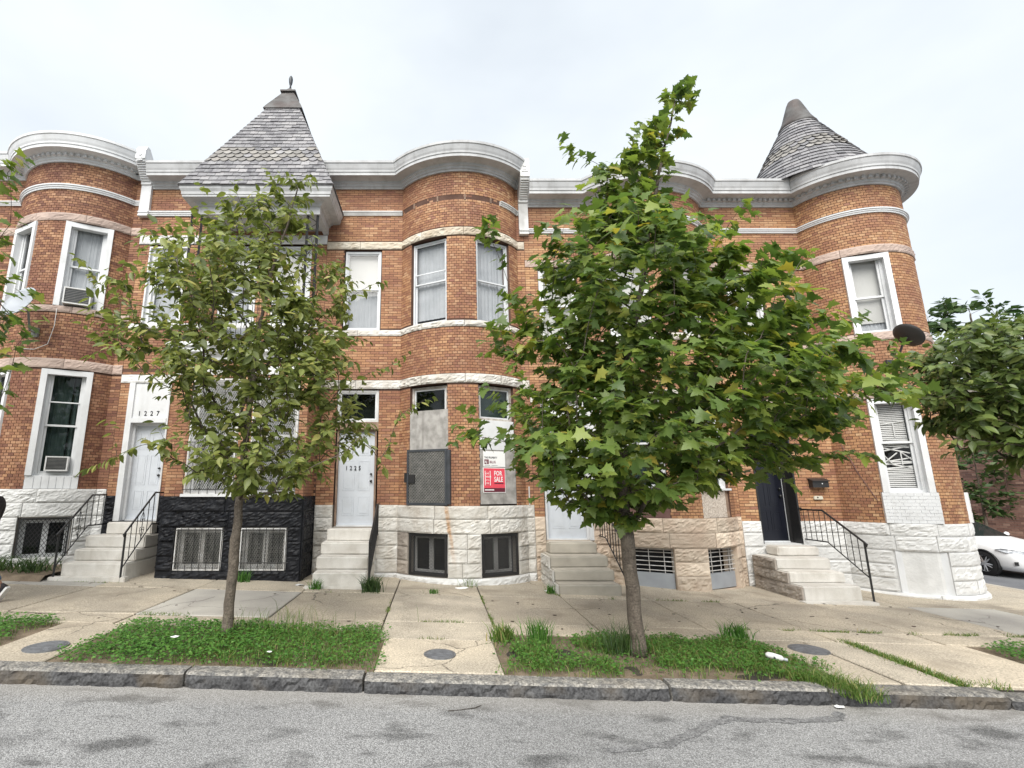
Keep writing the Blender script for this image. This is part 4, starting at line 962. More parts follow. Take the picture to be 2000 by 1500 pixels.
    window(h, f, .32, 1.13, 3.24, 4.98, .07, 'white_paint', -.05, 'shade', .5, .04, seed=66)
    door(h, f, .42, 1.21, -1.11, 1.0, m='door_navy', fm='black_metal', cw=.05, d=-.32, knob='r')
    jm = MB(); jm.box(f, .385, .42, -.33, .02, -1.12, 1.83); jm.box(f, 1.21, 1.245, -.33, .02, -1.12, 1.83); jm.build('casing', 'black_metal', h); MB().box(f, .42, 1.21, -.34, -.30, 1.0, 1.82).build('transom_panel', 'door_navy', h)
    MB().box(f, 1.155, 1.172, -.30, -.285, -1.08, .9).build('door_strip', 'alu', h)
    return h
HA, HB1, HB2, HC1, HC2 = house_a(), house_b1(), house_b2(), house_c1(), house_c2()
# ------------------------------------------------------------------ ground, road, kerbs, pavement
KY0, KY1 = 5.26, 5.48
def slope_sheet(name, m, x0, x1, y0, y1, dz, k='structure'):
    mb = MB().quad((x0, y0, ground(x0) + dz), (x1, y0, ground(x1) + dz), (x1, y1, ground(x1) + dz), (x0, y1, ground(x0) + dz))
    return kind(mb.build(name, m, fix=False), k)
slope_sheet('ground', 'side_asphalt', -180, 180, -180, 180, -.17)
slope_sheet('road', 'asphalt', -40, 40, -6, KY0 + .05, -.133)
sw = MB(); xs = [-16, 12.3]
for x0, x1, y0, y1 in ((-16, 12.3, KY1 - .02, 30), (17.3, 40, 8, 60)):
    sw.add([(x, y, ground(x) - .03 - (0 if t else .2)) for t in (0, 1) for x, y in ((x0, y0), (x1, y0), (x1, y1), (x0, y1))], [(4, 5, 6, 7), (0, 1, 5, 4), (1, 2, 6, 5), (2, 3, 7, 6), (3, 0, 4, 7)])
sw = kind(sw.build('pavement', 'joint_dirt', fix=False), 'structure')
def slab(x0, x1, y0, y1, m, seed, dz=0.0, th=.12):
    r = random.Random(seed); g = r.uniform(.006, .012); x0 += g; x1 -= g; y0 += g; y1 -= g; b = .012
    tl = [r.uniform(-.007, .007) for _ in range(4)]
    def zz(x, y): u, v = (x - x0) / (x1 - x0), (y - y0) / (y1 - y0); return ground(x) + dz + tl[0] * (1 - u) * (1 - v) + tl[1] * u * (1 - v) + tl[2] * u * v + tl[3] * (1 - u) * v
    mb = MB(); c = ((x0, y0), (x1, y0), (x1, y1), (x0, y1)); ci = ((x0 + b, y0 + b), (x1 - b, y0 + b), (x1 - b, y1 - b), (x0 + b, y1 - b))
    mb.V = [(x, y, zz(x, y) - th) for x, y in c] + [(x, y, zz(x, y) - .009) for x, y in c] + [(x, y, zz(x, y)) for x, y in ci]
    mb.F = [(8, 9, 10, 11)] + [(i, (i + 1) % 4, 4 + (i + 1) % 4, 4 + i) for i in range(4)] + [(4 + i, 4 + (i + 1) % 4, 8 + (i + 1) % 4, 8 + i) for i in range(4)]
    return mb.build('paving_slab', m, sw, fix=False)
XJ = [-16, -13.9, -12, -10.4, -8.9, -7.4, -5.9, -4.15, -2.3, -.70, .79, 2.19, 3.72, 5.14, 6.53, 8.1, 9.6, 11.05, 12.3]
YJ = [6.93, 7.4, 9.2, 10.96]
sd = 0
for i in range(len(XJ) - 1):
    x0, x1 = XJ[i], XJ[i + 1]
    for j in range(3):
        sd += 1
        if j == 0 and i == 9: continue
        m = 'aggregate' if (i == 9 and j < 2) else ('grey_concrete' if i in (7, 15) and j == 1 else 'concrete')
        if j == 2 and x0 < -7 : m = 'grey_concrete'
        slab(x0, x1, YJ[j], YJ[j + 1], m, sd)
slab(-.70, .79, 6.58, 7.4, 'aggregate', 501); slab(-.62, .70, KY1, 6.58, 'concrete', 502)
slab(-4.75, -3.95, KY1, 6.93, 'concrete', 503); slab(4.12, 4.655, KY1, 6.93, 'concrete', 504); slab(4.69, 5.22, KY1, 6.93, 'aggregate', 505); slab(5.30, 6.72, KY1, 6.93, 'concrete', 506)
slab(8.7, 10.2, KY1, 6.93, 'concrete', 507); slab(10.2, 12.3, KY1, 6.93, 'concrete', 508)
for k in range(8): slab(11.1, 12.28, 10.96 + k * 1.5, 12.46 + k * 1.5, 'concrete', 520 + k)
for k in range(12): slab(17.5, 19.2, 8 + k * 1.8, 9.8 + k * 1.8, 'concrete', 540 + k)
vs_ = MB()
for x0, x1 in ((-16, -4.75), (-3.95, -.62), (.70, 4.12), (5.21, 5.31), (6.72, 8.7)):
    n = max(1, int((x1 - x0) / .2)); ny = 8
    for i in range(n + 1):
        for j in range(ny + 1):
            x = x0 + (x1 - x0) * i / n; y = KY1 - .01 + (6.95 - KY1) * j / ny
            vs_.V.append((x, y, ground(x) - .022 + .03 * NZ.noise(Vector((x * 2, y * 2, 0))) * (0 < i < n and 0 < j < ny)))
    b = len(vs_.V) - (n + 1) * (ny + 1)
    for i in range(n):
        for j in range(ny): a = b + i * (ny + 1) + j; vs_.F.append((a, a + ny + 1, a + ny + 2, a + 1))
kind(vs_.build('verge_soil', 'soil', fix=False), 'structure')
# kerb stones, each with its own chipped face
kb = bpy.data.objects.new('kerb', None); C.objects.link(kb); kb['kind'] = 'structure'; ORG['kerb'] = Vector()
KX = [-17.5, -14.6, -11.9, -9.0, -7.3, -5.4, -2.42, -.69, 2.25, 3.78, 5.5, 8.2, 11.0, 12.3]
for i in range(len(KX) - 1):
    x0, x1 = KX[i] + .012, KX[i + 1] - .012; nx = max(6, int((x1 - x0) / .035)); prof = [(KY0 + .012, -.30), (KY0, -.135), (KY0 - .002, -.09), (KY0 + .004, -.05), (KY0 + .012, -.02), (KY0 + .035, -.002), (KY0 + .09, .0), (KY1 - .01, .0), (KY1 - .004, -.1)]
    r = random.Random(i); dy, dz = r.uniform(-.012, .012), r.uniform(-.012, .006); mb = MB(); m = len(prof)
    if i == 10: dz -= .035
    for a in range(nx + 1):
        x = x0 + (x1 - x0) * a / nx; e = min(a, nx - a) / nx * (x1 - x0)
        for k, (y, z) in enumerate(prof):
            q = Vector((x * 5, z * 14 + i * 9, 0)); ch = NZ.noise(q) * .5 + NZ.noise(q * 2.7) * .4 + NZ.noise(q * 6.1) * .3
            oy = (.022 * ch + (.012 if ch > .12 else 0)) if 1 <= k <= 4 else .004 * ch
            oz = -.024 * max(0, ch) if 4 <= k <= 5 else .007 * ch
            mb.V.append((x, y + dy + oy + (.02 * math.exp(-e / .03) if k < 7 else 0), ground(x) + z + dz + oz))
    for a in range(nx):
        for k in range(m - 1): b = a * m + k; mb.F.append((b, b + m, b + m + 1, b + 1))
    mb.F.append(tuple(range(m))); mb.F.append(tuple(nx * m + k for k in reversed(range(m))))
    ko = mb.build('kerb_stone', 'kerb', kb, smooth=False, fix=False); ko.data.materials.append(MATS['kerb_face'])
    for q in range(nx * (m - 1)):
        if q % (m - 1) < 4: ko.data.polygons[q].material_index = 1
# side street kerbs beyond the tower
for y0 in range(4):
    ya = 6.2 + y0 * 6; bevbox(12.3, 12.46, ya, ya + 5.97, ground(12.4) - .3, ground(12.4) + .002, .012, 'kerb_stone', 'step_concrete', kb)
    bevbox(17.32, 17.48, ya + 2, ya + 7.97, ground(17.4) - .3, ground(17.4) + .002, .012, 'kerb_stone', 'step_concrete', kb)
# damp trail across the road surface
def ribbon(name, pts, wd, m, z, seed=0):
    mb = MB(); r = random.Random(seed); P = []
    for i in range(len(pts) - 1):
        for k in range(8): t = k / 8; P.append((pts[i][0] + (pts[i + 1][0] - pts[i][0]) * t, pts[i][1] + (pts[i + 1][1] - pts[i][1]) * t))
    P.append(pts[-1])
    for i, (x, y) in enumerate(P):
        a, b = P[max(0, i - 1)], P[min(len(P) - 1, i + 1)]; dx, dy = b[0] - a[0], b[1] - a[1]; l = math.hypot(dx, dy); nx, ny = -dy / l, dx / l
        for s in (-1, 1):
            w_ = wd * (.75 + .6 * NZ.noise(Vector((i * .35, s * 9 + seed, 0))) + r.uniform(-.12, .12)) * (.35 if i in (0, len(P) - 1) else 1)
            mb.V.append((x + nx * w_ * s, y + ny * w_ * s, ground(x) + z))
    for i in range(len(P) - 1): mb.F.append((2 * i, 2 * i + 1, 2 * i + 3, 2 * i + 2))
    return kind(mb.build(name, m, fix=False), 'structure')
ribbon('damp_trail', [(3.72, 5.12), (3.6, 4.98), (3.1, 4.9), (2.6, 4.92), (2.35, 4.8), (2.1, 4.6), (1.8, 4.42), (1.3, 4.3)], .06, 'damp_asphalt', -.129, 2)
ribbon('road_crack', [(.11, 4.92), (.25, 4.96), (.36, 5.0), (.42, 5.06)], .009, 'joint_dirt', -.129, 3)
def crack(pts, s): ribbon('pavement_crack', pts, .006, 'joint_dirt', .006, s)
crack([(-3.55, 8.6), (-3.62, 8.3), (-3.95, 8.0), (-4.0, 7.75), (-4.1, 7.5)], 4); crack([(-5.9, 7.35), (-5.2, 7.3), (-4.7, 7.5), (-3.9, 7.52)], 5); crack([(-2.6, 8.9), (-2.75, 8.55), (-3.05, 8.3)], 6)
crack([(-.55, 9.6), (-.2, 9.75), (.1, 9.5), (.45, 9.25), (.62, 9.0)], 7); crack([(-.62, 8.9), (-.45, 9.1), (-.62, 9.3)], 8)

# ------------------------------------------------------------------ stoops
def stoop(name, label, x0, x1, steps, tx, m, ground_slab=None, side=None):
    xc = (x0 + x1) / 2
    h = root(name, label, 'steps', (xc, steps[0][0], ground(xc)), 'stone stoops in front of the row houses')
    zb = ground(xc) - .1
    for k, (y, z) in enumerate(steps):
        a, b = (x0, x1) if k < len(steps) - 1 else tx
        bevbox(a, b, y, WY - .06 - .004 * k, zb, z, .022, 'step', m, h, 3, .007, k + int(x0 * 10)); zb = z - .002
    if ground_slab:
        y, z = ground_slab; bevbox(x0 - .12, x1 + .1, y, steps[0][0] - .004, ground(xc) - .08, z, .012, 'foot_slab', m, h, 2, .004, 3)
    if side:                                                # rough stone cheek on the left
        P = Path([('L', x0 - .012, WY - .1, x0 - .012, steps[0][0])]); zz = ground(xc) - .05
        for k, (y, z) in enumerate(steps[:-1]):
            L_ = WY - .1 - y; n = max(1, int(L_ / .45))
            for i in range(n): SEED[0] += 1; rock(P, L_ * i / n, L_ * (i + 1) / n, zz, z - .015, .02, .03, SEED[0]).build('stone_block', side, h)
            zz = z - .015
    return h
stoop('stone_steps', 'worn marble steps up to the white door numbered 1227', -6.92, -5.73, [(9.74, -1.347), (10.02, -1.133), (10.3, -.903), (10.6, -.668)], (-6.72, -5.80), 'marble', (9.58, -1.565))
stoop('stone_steps', 'pale marble steps between the black base and the boarded bow', -2.23, -1.25, [(9.56, -1.475), (9.86, -1.247), (10.16, -1.02), (10.46, -.792)], (-2.18, -1.24), 'marble', (9.46, -1.70))
stoop('stone_steps', 'tan concrete steps with a rough stone side below the pale blue-white door', 2.2, 3.33, [(9.48, -1.67), (9.79, -1.475), (10.1, -1.27), (10.45, -1.055)], (2.3, 3.24), 'step_concrete', None, 'weathered_stone')
stoop('stone_steps', 'pale stone steps with a rough grey side leading to the navy door', 6.55, 7.6, [(9.46, -1.70), (9.79, -1.512), (10.1, -1.31), (10.45, -1.13)], (6.84, 7.68), 'marble', (9.24, -1.935), 'brown_stone')

# ------------------------------------------------------------------ iron handrails
def handrail(label, x, yp, zg, zt, ym, zm, ye, hb, nb, scroll=False, wallside=False, bent=0.0):
    h = root('handrail', label, 'handrail', (x, yp, zg), 'black iron handrails beside the stoops')
    pts = [(x, yp - .02, zt - .06), (x, yp - .05, zt - .02), (x, yp - .01, zt + .005), (x, ym, zm), (x, ye, zm)]
    MB().tube(pts, .019, 6).build('top_rail', 'black_metal', h, smooth=True)
    lo = [(x, yp, zt - hb), (x, ym - .02, zm - hb), (x, ye, zm - hb)]; MB().tube(lo, .014, 4).build('bottom_rail', 'black_metal', h)
    MB().tube([(x, yp, zg - .05), (x, yp, zt)], .022, 4).build('post', 'black_metal', h)
    if wallside: MB().tube([(x, ye, zm - .03), (x, ye, zm + .02), (x, ye + .08, zm + .03)], .02, 5).build('wall_bracket', 'black_metal', h)
    def z_at(y): return zt + (zm - zt) * min(1, (y - yp) / (ym - yp))
    for i in range(1, nb + 1):
        y = yp + (ye - yp) * i / (nb + .4); b = MB().tube([(x, y, z_at(y) - hb), (x, y, z_at(y))], .0085, 4)
        b.build('baluster', 'black_metal', h)
        if scroll and i == nb // 2:
            s = MB()
            for sg in (1, -1):
                for up in (1, -1):
                    cz = z_at(y) - hb / 2 + up * .02
                    q = [(x, y + sg * (.045 - .042 * math.cos(a * .6) * (1 - a / 13)), cz + up * (.05 + .045 * math.sin(a * .6) * (1 - a / 13))) for a in range(11)]
                    s.tube(q, .006, 4); s.tube([(x, y + sg * .075, cz + up * .08), (x, y + sg * .05, cz + up * .14), (x, y, cz + up * .22)], .006, 4)
            kind(s.build('scroll', 'black_metal', h), 'stuff')
    return h
handrail('scrolled black iron handrail on the left of the steps to door 1227', -6.97, 9.64, -1.60, -.80, 10.42, -.12, 10.86, .60, 7, True)
handrail('scrolled black iron handrail between the steps of 1227 and the black base', -5.72, 9.6, -1.63, -.80, 10.46, -.07, 10.86, .62, 7, True)
handrail('straight black iron handrail on the right of the steps by the boarded bow', -1.19, 9.52, -1.73, -.93, 10.62, -.31, 10.84, .62, 9)
handrail('leaning black iron handrail on the right of the tan concrete steps, behind the maple trunk', 3.43, 9.46, -1.86, -1.02, 10.5, -.36, 10.86, .60, 9)
handrail('black iron handrail in front of the white stone base of the corner tower', 7.7, 9.36, -1.95, -.95, 10.25, -.42, 10.84, .60, 10, False, True)

# ------------------------------------------------------------------ things fixed to or set in the houses
def air_con(label, f, u0, u1, z0, z1, d0, d1):
    h = root('air_conditioner', label, 'air conditioner', f.p((u0 + u1) / 2, d0, z0), 'window air conditioners')
    frame4(MB(), f, u0, u1, z0, z1, .025, d0, d1).build('case', 'plastic_white', h); MB().box(f, u0 + .02, u1 - .02, d0, d1 - .02, z0 + .02, z1 - .02).build('coil', 'dark_grey_metal', h)
    g = MB()
    for i in range(9): z = z0 + .04 + (z1 - z0 - .08) * i / 8; g.box(f, u0 + .03, u1 - .03, d1 - .02, d1 - .008, z - .004, z + .004)
    g.build('grille', 'mesh_metal', h)
    return h
fA, hwA = chord(-8.58, BYC, BWR, 11.5, 43)
air_con('grey-fronted air conditioner in the upper window of the leftmost bow', fA, -.28, .22, 3.93, 4.30, -.25, .16)
air_con('old dark air conditioner in the lower window of the leftmost bow, rusty below', fA, -.15, .24, .36, .66, -.25, .07)
def dish(label, c, n, rad, m, wall_pt, backm):
    h = root('satellite_dish', label, 'satellite dish', c, 'satellite dishes on the house fronts'); c = Vector(c); n = Vector(n).normalized()
    q = n.to_track_quat('Z', 'Y'); mb = MB(); nr, na = 5, 28
    for k in range(nr + 1):
        r = rad * k / nr
        for a in range(na): t = 2 * math.pi * a / na; mb.V.append(tuple(c + q @ Vector((r * .92 * math.cos(t), r * math.sin(t), .28 * r * r / rad))))
    for k in range(nr):
        for a in range(na): i = k * na + a; j = k * na + (a + 1) % na; mb.F.append((i, j, j + na, i + na))
    nv = len(mb.V); mb.V += [tuple(Vector(v) - n * .012) for v in mb.V]; mb.F += [tuple(nv + i for i in reversed(f_)) for f_ in mb.F]
    o = nr * na; mb.F += [(o + a, nv + o + a, nv + o + (a + 1) % na, o + (a + 1) % na) for a in range(na)]
    mb.build('reflector', m, h, smooth=True)
    tip = c + q @ Vector((0, -rad * .75, rad * 1.05)); MB().tube([tuple(c + q @ Vector((0, -rad * .95, .2 * rad))), tuple(tip)], .013, 5).build('feed_arm', backm, h)
    MB().tube([tuple(tip), tuple(tip - (tip - c).normalized() * .11)], [.03, .025], 8).build('receiver', backm, h)
    b = c - n * .02; wp = Vector(wall_pt); MB().tube([tuple(b), tuple(b - n * .10), tuple(wp + Vector((0, -.15, .0))), tuple(wp)], .022, 6).build('mast', backm, h)
    MB().wbox(wp.x - .07, wp.x + .07, wp.y - .03, wp.y + .03, wp.z - .1, wp.z + .1).build('foot', backm, h)
    return h
dish('pale grey satellite dish on the leftmost bow, half behind maple leaves', (-8.44, 9.68, 3.70), (-.2, -.9, .4), .38, 'dish_grey', (-8.5, 10.17, 3.25), 'mesh_metal')
dish('dark satellite dish on the corner tower, under its upper window', (9.30, 9.45, 2.93), (.72, .12, .62), .27, 'dish_dark', (9.36, 9.99, 2.5), 'dark_grey_metal')
tag(MB().tube([(8.66, 10.70, .92), (8.7, 10.6, .65), (8.76, 10.5, .3), (8.83, 10.4, .02), (8.9, 10.32, -.23)], .008, 5).build('cable', 'brown_panel'), 'thin brown cable slanting down the tower wall beside the lower window', 'cable')
tag(MB().tube([(-8.15, 10.2, 3.8), (-8.12, 10.17, 3.4), (-8.2, 10.17, 3.0), (-8.45, 10.15, 2.88), (-8.8, 10.16, 2.9)], .007, 5).build('cable', 'plastic_white'), 'pale cable looping down the leftmost bow below its air conditioner', 'cable')
f = Fr(7.98, WY, 0)
h = root('mailbox', 'black wall mailbox beside the navy door', 'mailbox', f.p(.2, 0, .0))
MB().prism(Fr(8.14, WY - .0, R(90)), [(-.01, .03), (-.13, .03), (-.13, .17), (-.01, .22)], -.16, .18).build('box', 'black_metal', h); MB().prism(Fr(8.14, WY, R(90)), [(-.008, .225), (-.155, .172), (-.155, .155), (-.008, .205)], -.175, .195).build('lid', 'black_metal', h)
MB().box(Fr(8.14, WY, 0), .03, .05, .13, .137, .10, .12).build('latch', 'alu', h)
h = root('intercom', 'small beige bell box below the black mailbox', 'doorbell', f.p(.2, 0, -.2))
bevbox(8.03, 8.22, WY - .05, WY - .006, -.225, -.145, .012, 'case', 'plastic_beige', h); MB().tube([(8.1, WY - .05, -.175), (8.1, WY - .06, -.175)], .014, 8).build('button', 'ink_black', h)
# boards advertising the vacant house
fb, hwb = chord(.575, BYC, BWR, 11.5, 43)
def sign(name, label, u0, u1, z0, z1, m):
    h = root(name, label, 'sign', fb.p((u0 + u1) / 2, .01, z0)); MB().box(fb, u0, u1, .004, .010, z0, z1).build('panel', m, h); return h
s1 = sign('for_sale_sign', 'red and white FOR SALE board nailed to the plywood', -.375, .165, -.075, .425, 'paper')
MB().box(fb, -.362, .152, .010, .0125, .02, .412).build('red_field', 'sign_red', s1); MB().box(fb, -.362, .152, .010, .0125, -.062, .018).build('footer', 'sign_maroon', s1)
text('lettering', 'FOR', fb, -.115, .0130, .27, .128, 'paper', s1, 'LEFT', .0008, .82, True); text('lettering', 'SALE', fb, -.115, .0130, .145, .142, 'paper', s1, 'LEFT', .0008, .72, True)
MB().box(fb, -.11, .115, .0125, .0136, .10, .125).build('phone_line', 'sign_maroon', s1)
b = frame4(MB(), fb, -.335, -.20, .07, .36, .014, .0125, .0136).build('logo_frame', 'paper', s1)
text('lettering', 'ONE', fb, -.315, .0130, .29, .05, 'paper', s1, 'LEFT', .0006, .8); text('lettering', 'HOUSE', fb, -.315, .0137, .225, .05, 'paper', s1, 'LEFT', .0006, .8, True); text('lettering', 'AT A', fb, -.315, .0130, .16, .048, 'paper', s1, 'LEFT', .0006, .8); text('lettering', 'TIME', fb, -.315, .0130, .095, .048, 'paper', s1, 'LEFT', .0006, .8)
MB().box(fb, -.34, -.12, .0125, .0136, -.03, -.008).build('small_print', 'paper', s1)
s2 = sign('auction_sign', 'white auctioneer board nailed above the red sale board', -.365, .17, .445, .76, 'paper')
MB().box(fb, -.34, -.235, .010, .0115, .495, .59).build('logo_field', 'sign_maroon', s2); text('lettering', 'AJ', fb, -.33, .0118, .515, .075, 'paper', s2, 'LEFT', .0006, .85, True); text('lettering', 'BILLIG', fb, -.215, .0112, .515, .072, 'sign_maroon', s2, 'LEFT', .0006, .75, True)
text('lettering', 'THIS PROPERTY', fb, -.34, .0112, .61, .055, 'ink_black', s2, 'LEFT', .0006, .8, True)
for a, b_ in ((-.34, -.20), (-.17, -.02)): MB().box(fb, a, b_, .010, .0112, .468, .474).build('small_print', 'ink_black', s2)

# ------------------------------------------------------------------ litter and meter lids
def lid(label, x, y, r):
    z = ground(x); h = root('meter_lid', label, 'manhole cover', (x, y, z), 'water meter lids in the pavement')
    MB().lathe((x, y, z), [(r + .022, -.02), (r + .022, .008), (r + .002, .008), (r + .002, .0)], 28).build('rim', 'iron', h); MB().lathe((x, y, z), [(r, -.01), (r, .0095), (r * .95, .011), (0, .011)], 28).build('cover', 'iron', h)
    for k in range(5): q = (k - 2) * r * .32; l = math.sqrt(r * r * .8 - q * q); MB().wbox(x - l, x + l, y + q - .008, y + q + .008, z + .008, z + .0145).build('rib', 'iron', h)
    return h
lid('round iron meter lid at the left end of the clover patch', -4.25, 5.93, .19); lid('round iron meter lid in the walk between the two trees', .05, 6.02, .155); lid('round iron meter lid on the slab right of the maple', 4.5, 6.55, .19)
h = root('bottle', 'crushed white plastic bottle lying at the right edge of the grass', 'bottle', (3.68, 5.95, ground(3.7) + .05))
MB().tube([(3.62, 5.97, ground(3.6) + .10), (3.64, 5.96, ground(3.6) + .10), (3.68, 5.945, ground(3.6) + .095), (3.76, 5.92, ground(3.6) + .075), (3.78, 5.915, ground(3.6) + .07)], [.016, .03, .032, .03, .012], 10).build('bottle_body', 'plastic_white', h, smooth=True)
MB().tube([(3.78, 5.915, ground(3.6) + .07), (3.81, 5.905, ground(3.6) + .064)], .016, 8).build('cap', 'dish_grey', h); MB().tube([(3.68, 5.945, ground(3.6) + .093), (3.70, 5.94, ground(3.6) + .089)], .0325, 10).build('label_band', 'dark_grey_metal', h)
def scrap(name, label, cat, x, y, s, m, z=None, seed=0, g=None):
    r = random.Random(seed); z = (ground(x) if z is None else z) + .006; n = 9; V = [(x, y, z + s * .18)]
    for i in range(n): a = 2 * math.pi * i / n; q = s * r.uniform(.5, 1); V.append((x + q * math.cos(a), y + q * .7 * math.sin(a), z + r.uniform(0, s * .15)))
    mb = MB(); mb.V = V + [(p[0], p[1], p[2] - .004) for p in V]; mb.F = [(0, 1 + i, 1 + (i + 1) % n) for i in range(n)] + [(n + 1, n + 2 + (i + 1) % n, n + 2 + i) for i in range(n)] + [(1 + i, n + 2 + i, n + 2 + (i + 1) % n, 1 + (i + 1) % n) for i in range(n)]
    return tag(mb.build(name, m, fix=False), label, cat, g)
scrap('paper_scrap', 'small crumpled white paper on the pavement right of the maple trunk', 'litter', 2.93, 7.75, .055, 'paper', seed=1)
scrap('paper_scrap', 'white paper strip in the gutter below the grass spilling over the kerb', 'litter', 3.78, 5.2, .05, 'paper', ground(3.78) - .12, 2)
scrap('paper_scrap', 'white paper scraps lying in the clover left of the slender tree', 'litter', -2.95, 6.15, .06, 'paper', ground(-3) + .07, 3)
scrap('plastic_bag', 'white plastic bag beside the marble steps at the black base', 'bag', -2.48, 9.72, .11, 'plastic_white', seed=4)
scrap('paper_scrap', 'flat white patch of paper on the pavement below the boarded bow', 'litter', .5, 9.85, .14, 'paper', ground(.5) - .012, 5)
scrap('paper_scrap', 'white scrap at the left corner of the tan concrete steps', 'litter', 2.05, 9.75, .07, 'paper', seed=6)
scrap('plastic_scrap', 'orange scrap lying on the road at the far left gutter', 'litter', -4.05, 5.02, .035, 'orange_plastic', ground(-4.05) - .13, 7)
scrap('paper_scrap', 'white scrap in the grass near the kerb left of the walk', 'litter', -1.75, 5.75, .04, 'paper', ground(-1.7) + .06, 8)
r = random.Random(77)
for k in range(46):
    x = r.uniform(-5.5, 9); y = r.uniform(7.1, 9.3)
    scrap('dead_leaf', 'small dry brown leaf fallen on the pavement', 'leaf', x, y, r.uniform(.018, .035), 'twig', seed=100 + k, g='dry leaves fallen on the pavement')
# ------------------------------------------------------------------ trees
def leaf_template(kind_):
    if kind_ == 'ovate':
        o = [(0, 0), (.12, .13), (.32, .24), (.55, .22), (.8, .11), (1.0, 0)]
        V = [(x, 0, -.10 * x * x) for x, _ in o] + [(x, y, .05 + .12 * y - .10 * x * x) for x, y in o[1:-1]] + [(x, -y, .05 + .12 * y - .10 * x * x) for x, y in o[1:-1]]
        F = []
        for s in (6, 10):
            ch = [0] + [s + i for i in range(4)] + [5]; md = [0, 1, 2, 3, 4, 5]
            F += [(0, 1, ch[1]), (4, 5, ch[4])] + [(md[i], md[i + 1], ch[i + 1], ch[i]) for i in range(1, 4)]
        F = [f if k < 5 else tuple(reversed(f)) for k, f in enumerate(F)]
    elif kind_ == 'maple':
        h = [(0, .0), (-.02, .22), (-.12, .46), (.12, .34), (.20, .40), (.30, .62), (.40, .40), (.50, .22), (.62, .30), (.66, .18), (.80, .14), (1.0, 0)]
        P = h + [(x, -y) for x, y in reversed(h[1:-1])]; n = len(P)
        V = [(.32, 0, .04)] + [(x, y, .10 * abs(y) - .22 * max(0, x - .3) ** 2 - .28 * y * y) for x, y in P]
        F = [(0, 1 + i, 1 + (i + 1) % n) for i in range(n)]
    else:
        V = [(0, 0, 0), (.45, .28, .06), (1, 0, -.06), (.45, -.28, .06)]; F = [(0, 3, 2), (0, 2, 1)]
    return np.array(V, float), F
def build_leaves(name, mats_, tv, tf, m, parent):         # many leaves in one mesh
    n = len(mats_); o0 = np.array(ORG[parent.name]); k = len(tv); A = np.array(mats_)
    V = np.einsum('nij,kj->nki', A[:, :3, :3], tv) + A[:, None, :3, 3] - o0
    lens = np.array([len(f) for f in tf]); fl = np.concatenate([np.array(f) for f in tf])
    me = bpy.data.meshes.new(name); me.vertices.add(n * k); me.vertices.foreach_set('co', V.reshape(-1))
    tot = len(fl); me.loops.add(n * tot); me.loops.foreach_set('vertex_index', (fl[None] + (np.arange(n) * k)[:, None]).reshape(-1).astype(np.int32))
    me.polygons.add(n * len(tf)); ls = np.tile(lens, n); st = np.concatenate([[0], np.cumsum(ls)[:-1]])
    me.polygons.foreach_set('loop_start', st.astype(np.int32)); me.polygons.foreach_set('use_smooth', [True] * (n * len(tf))); me.update(calc_edges=True)
    return kind(link(name, me, m, parent), 'stuff')
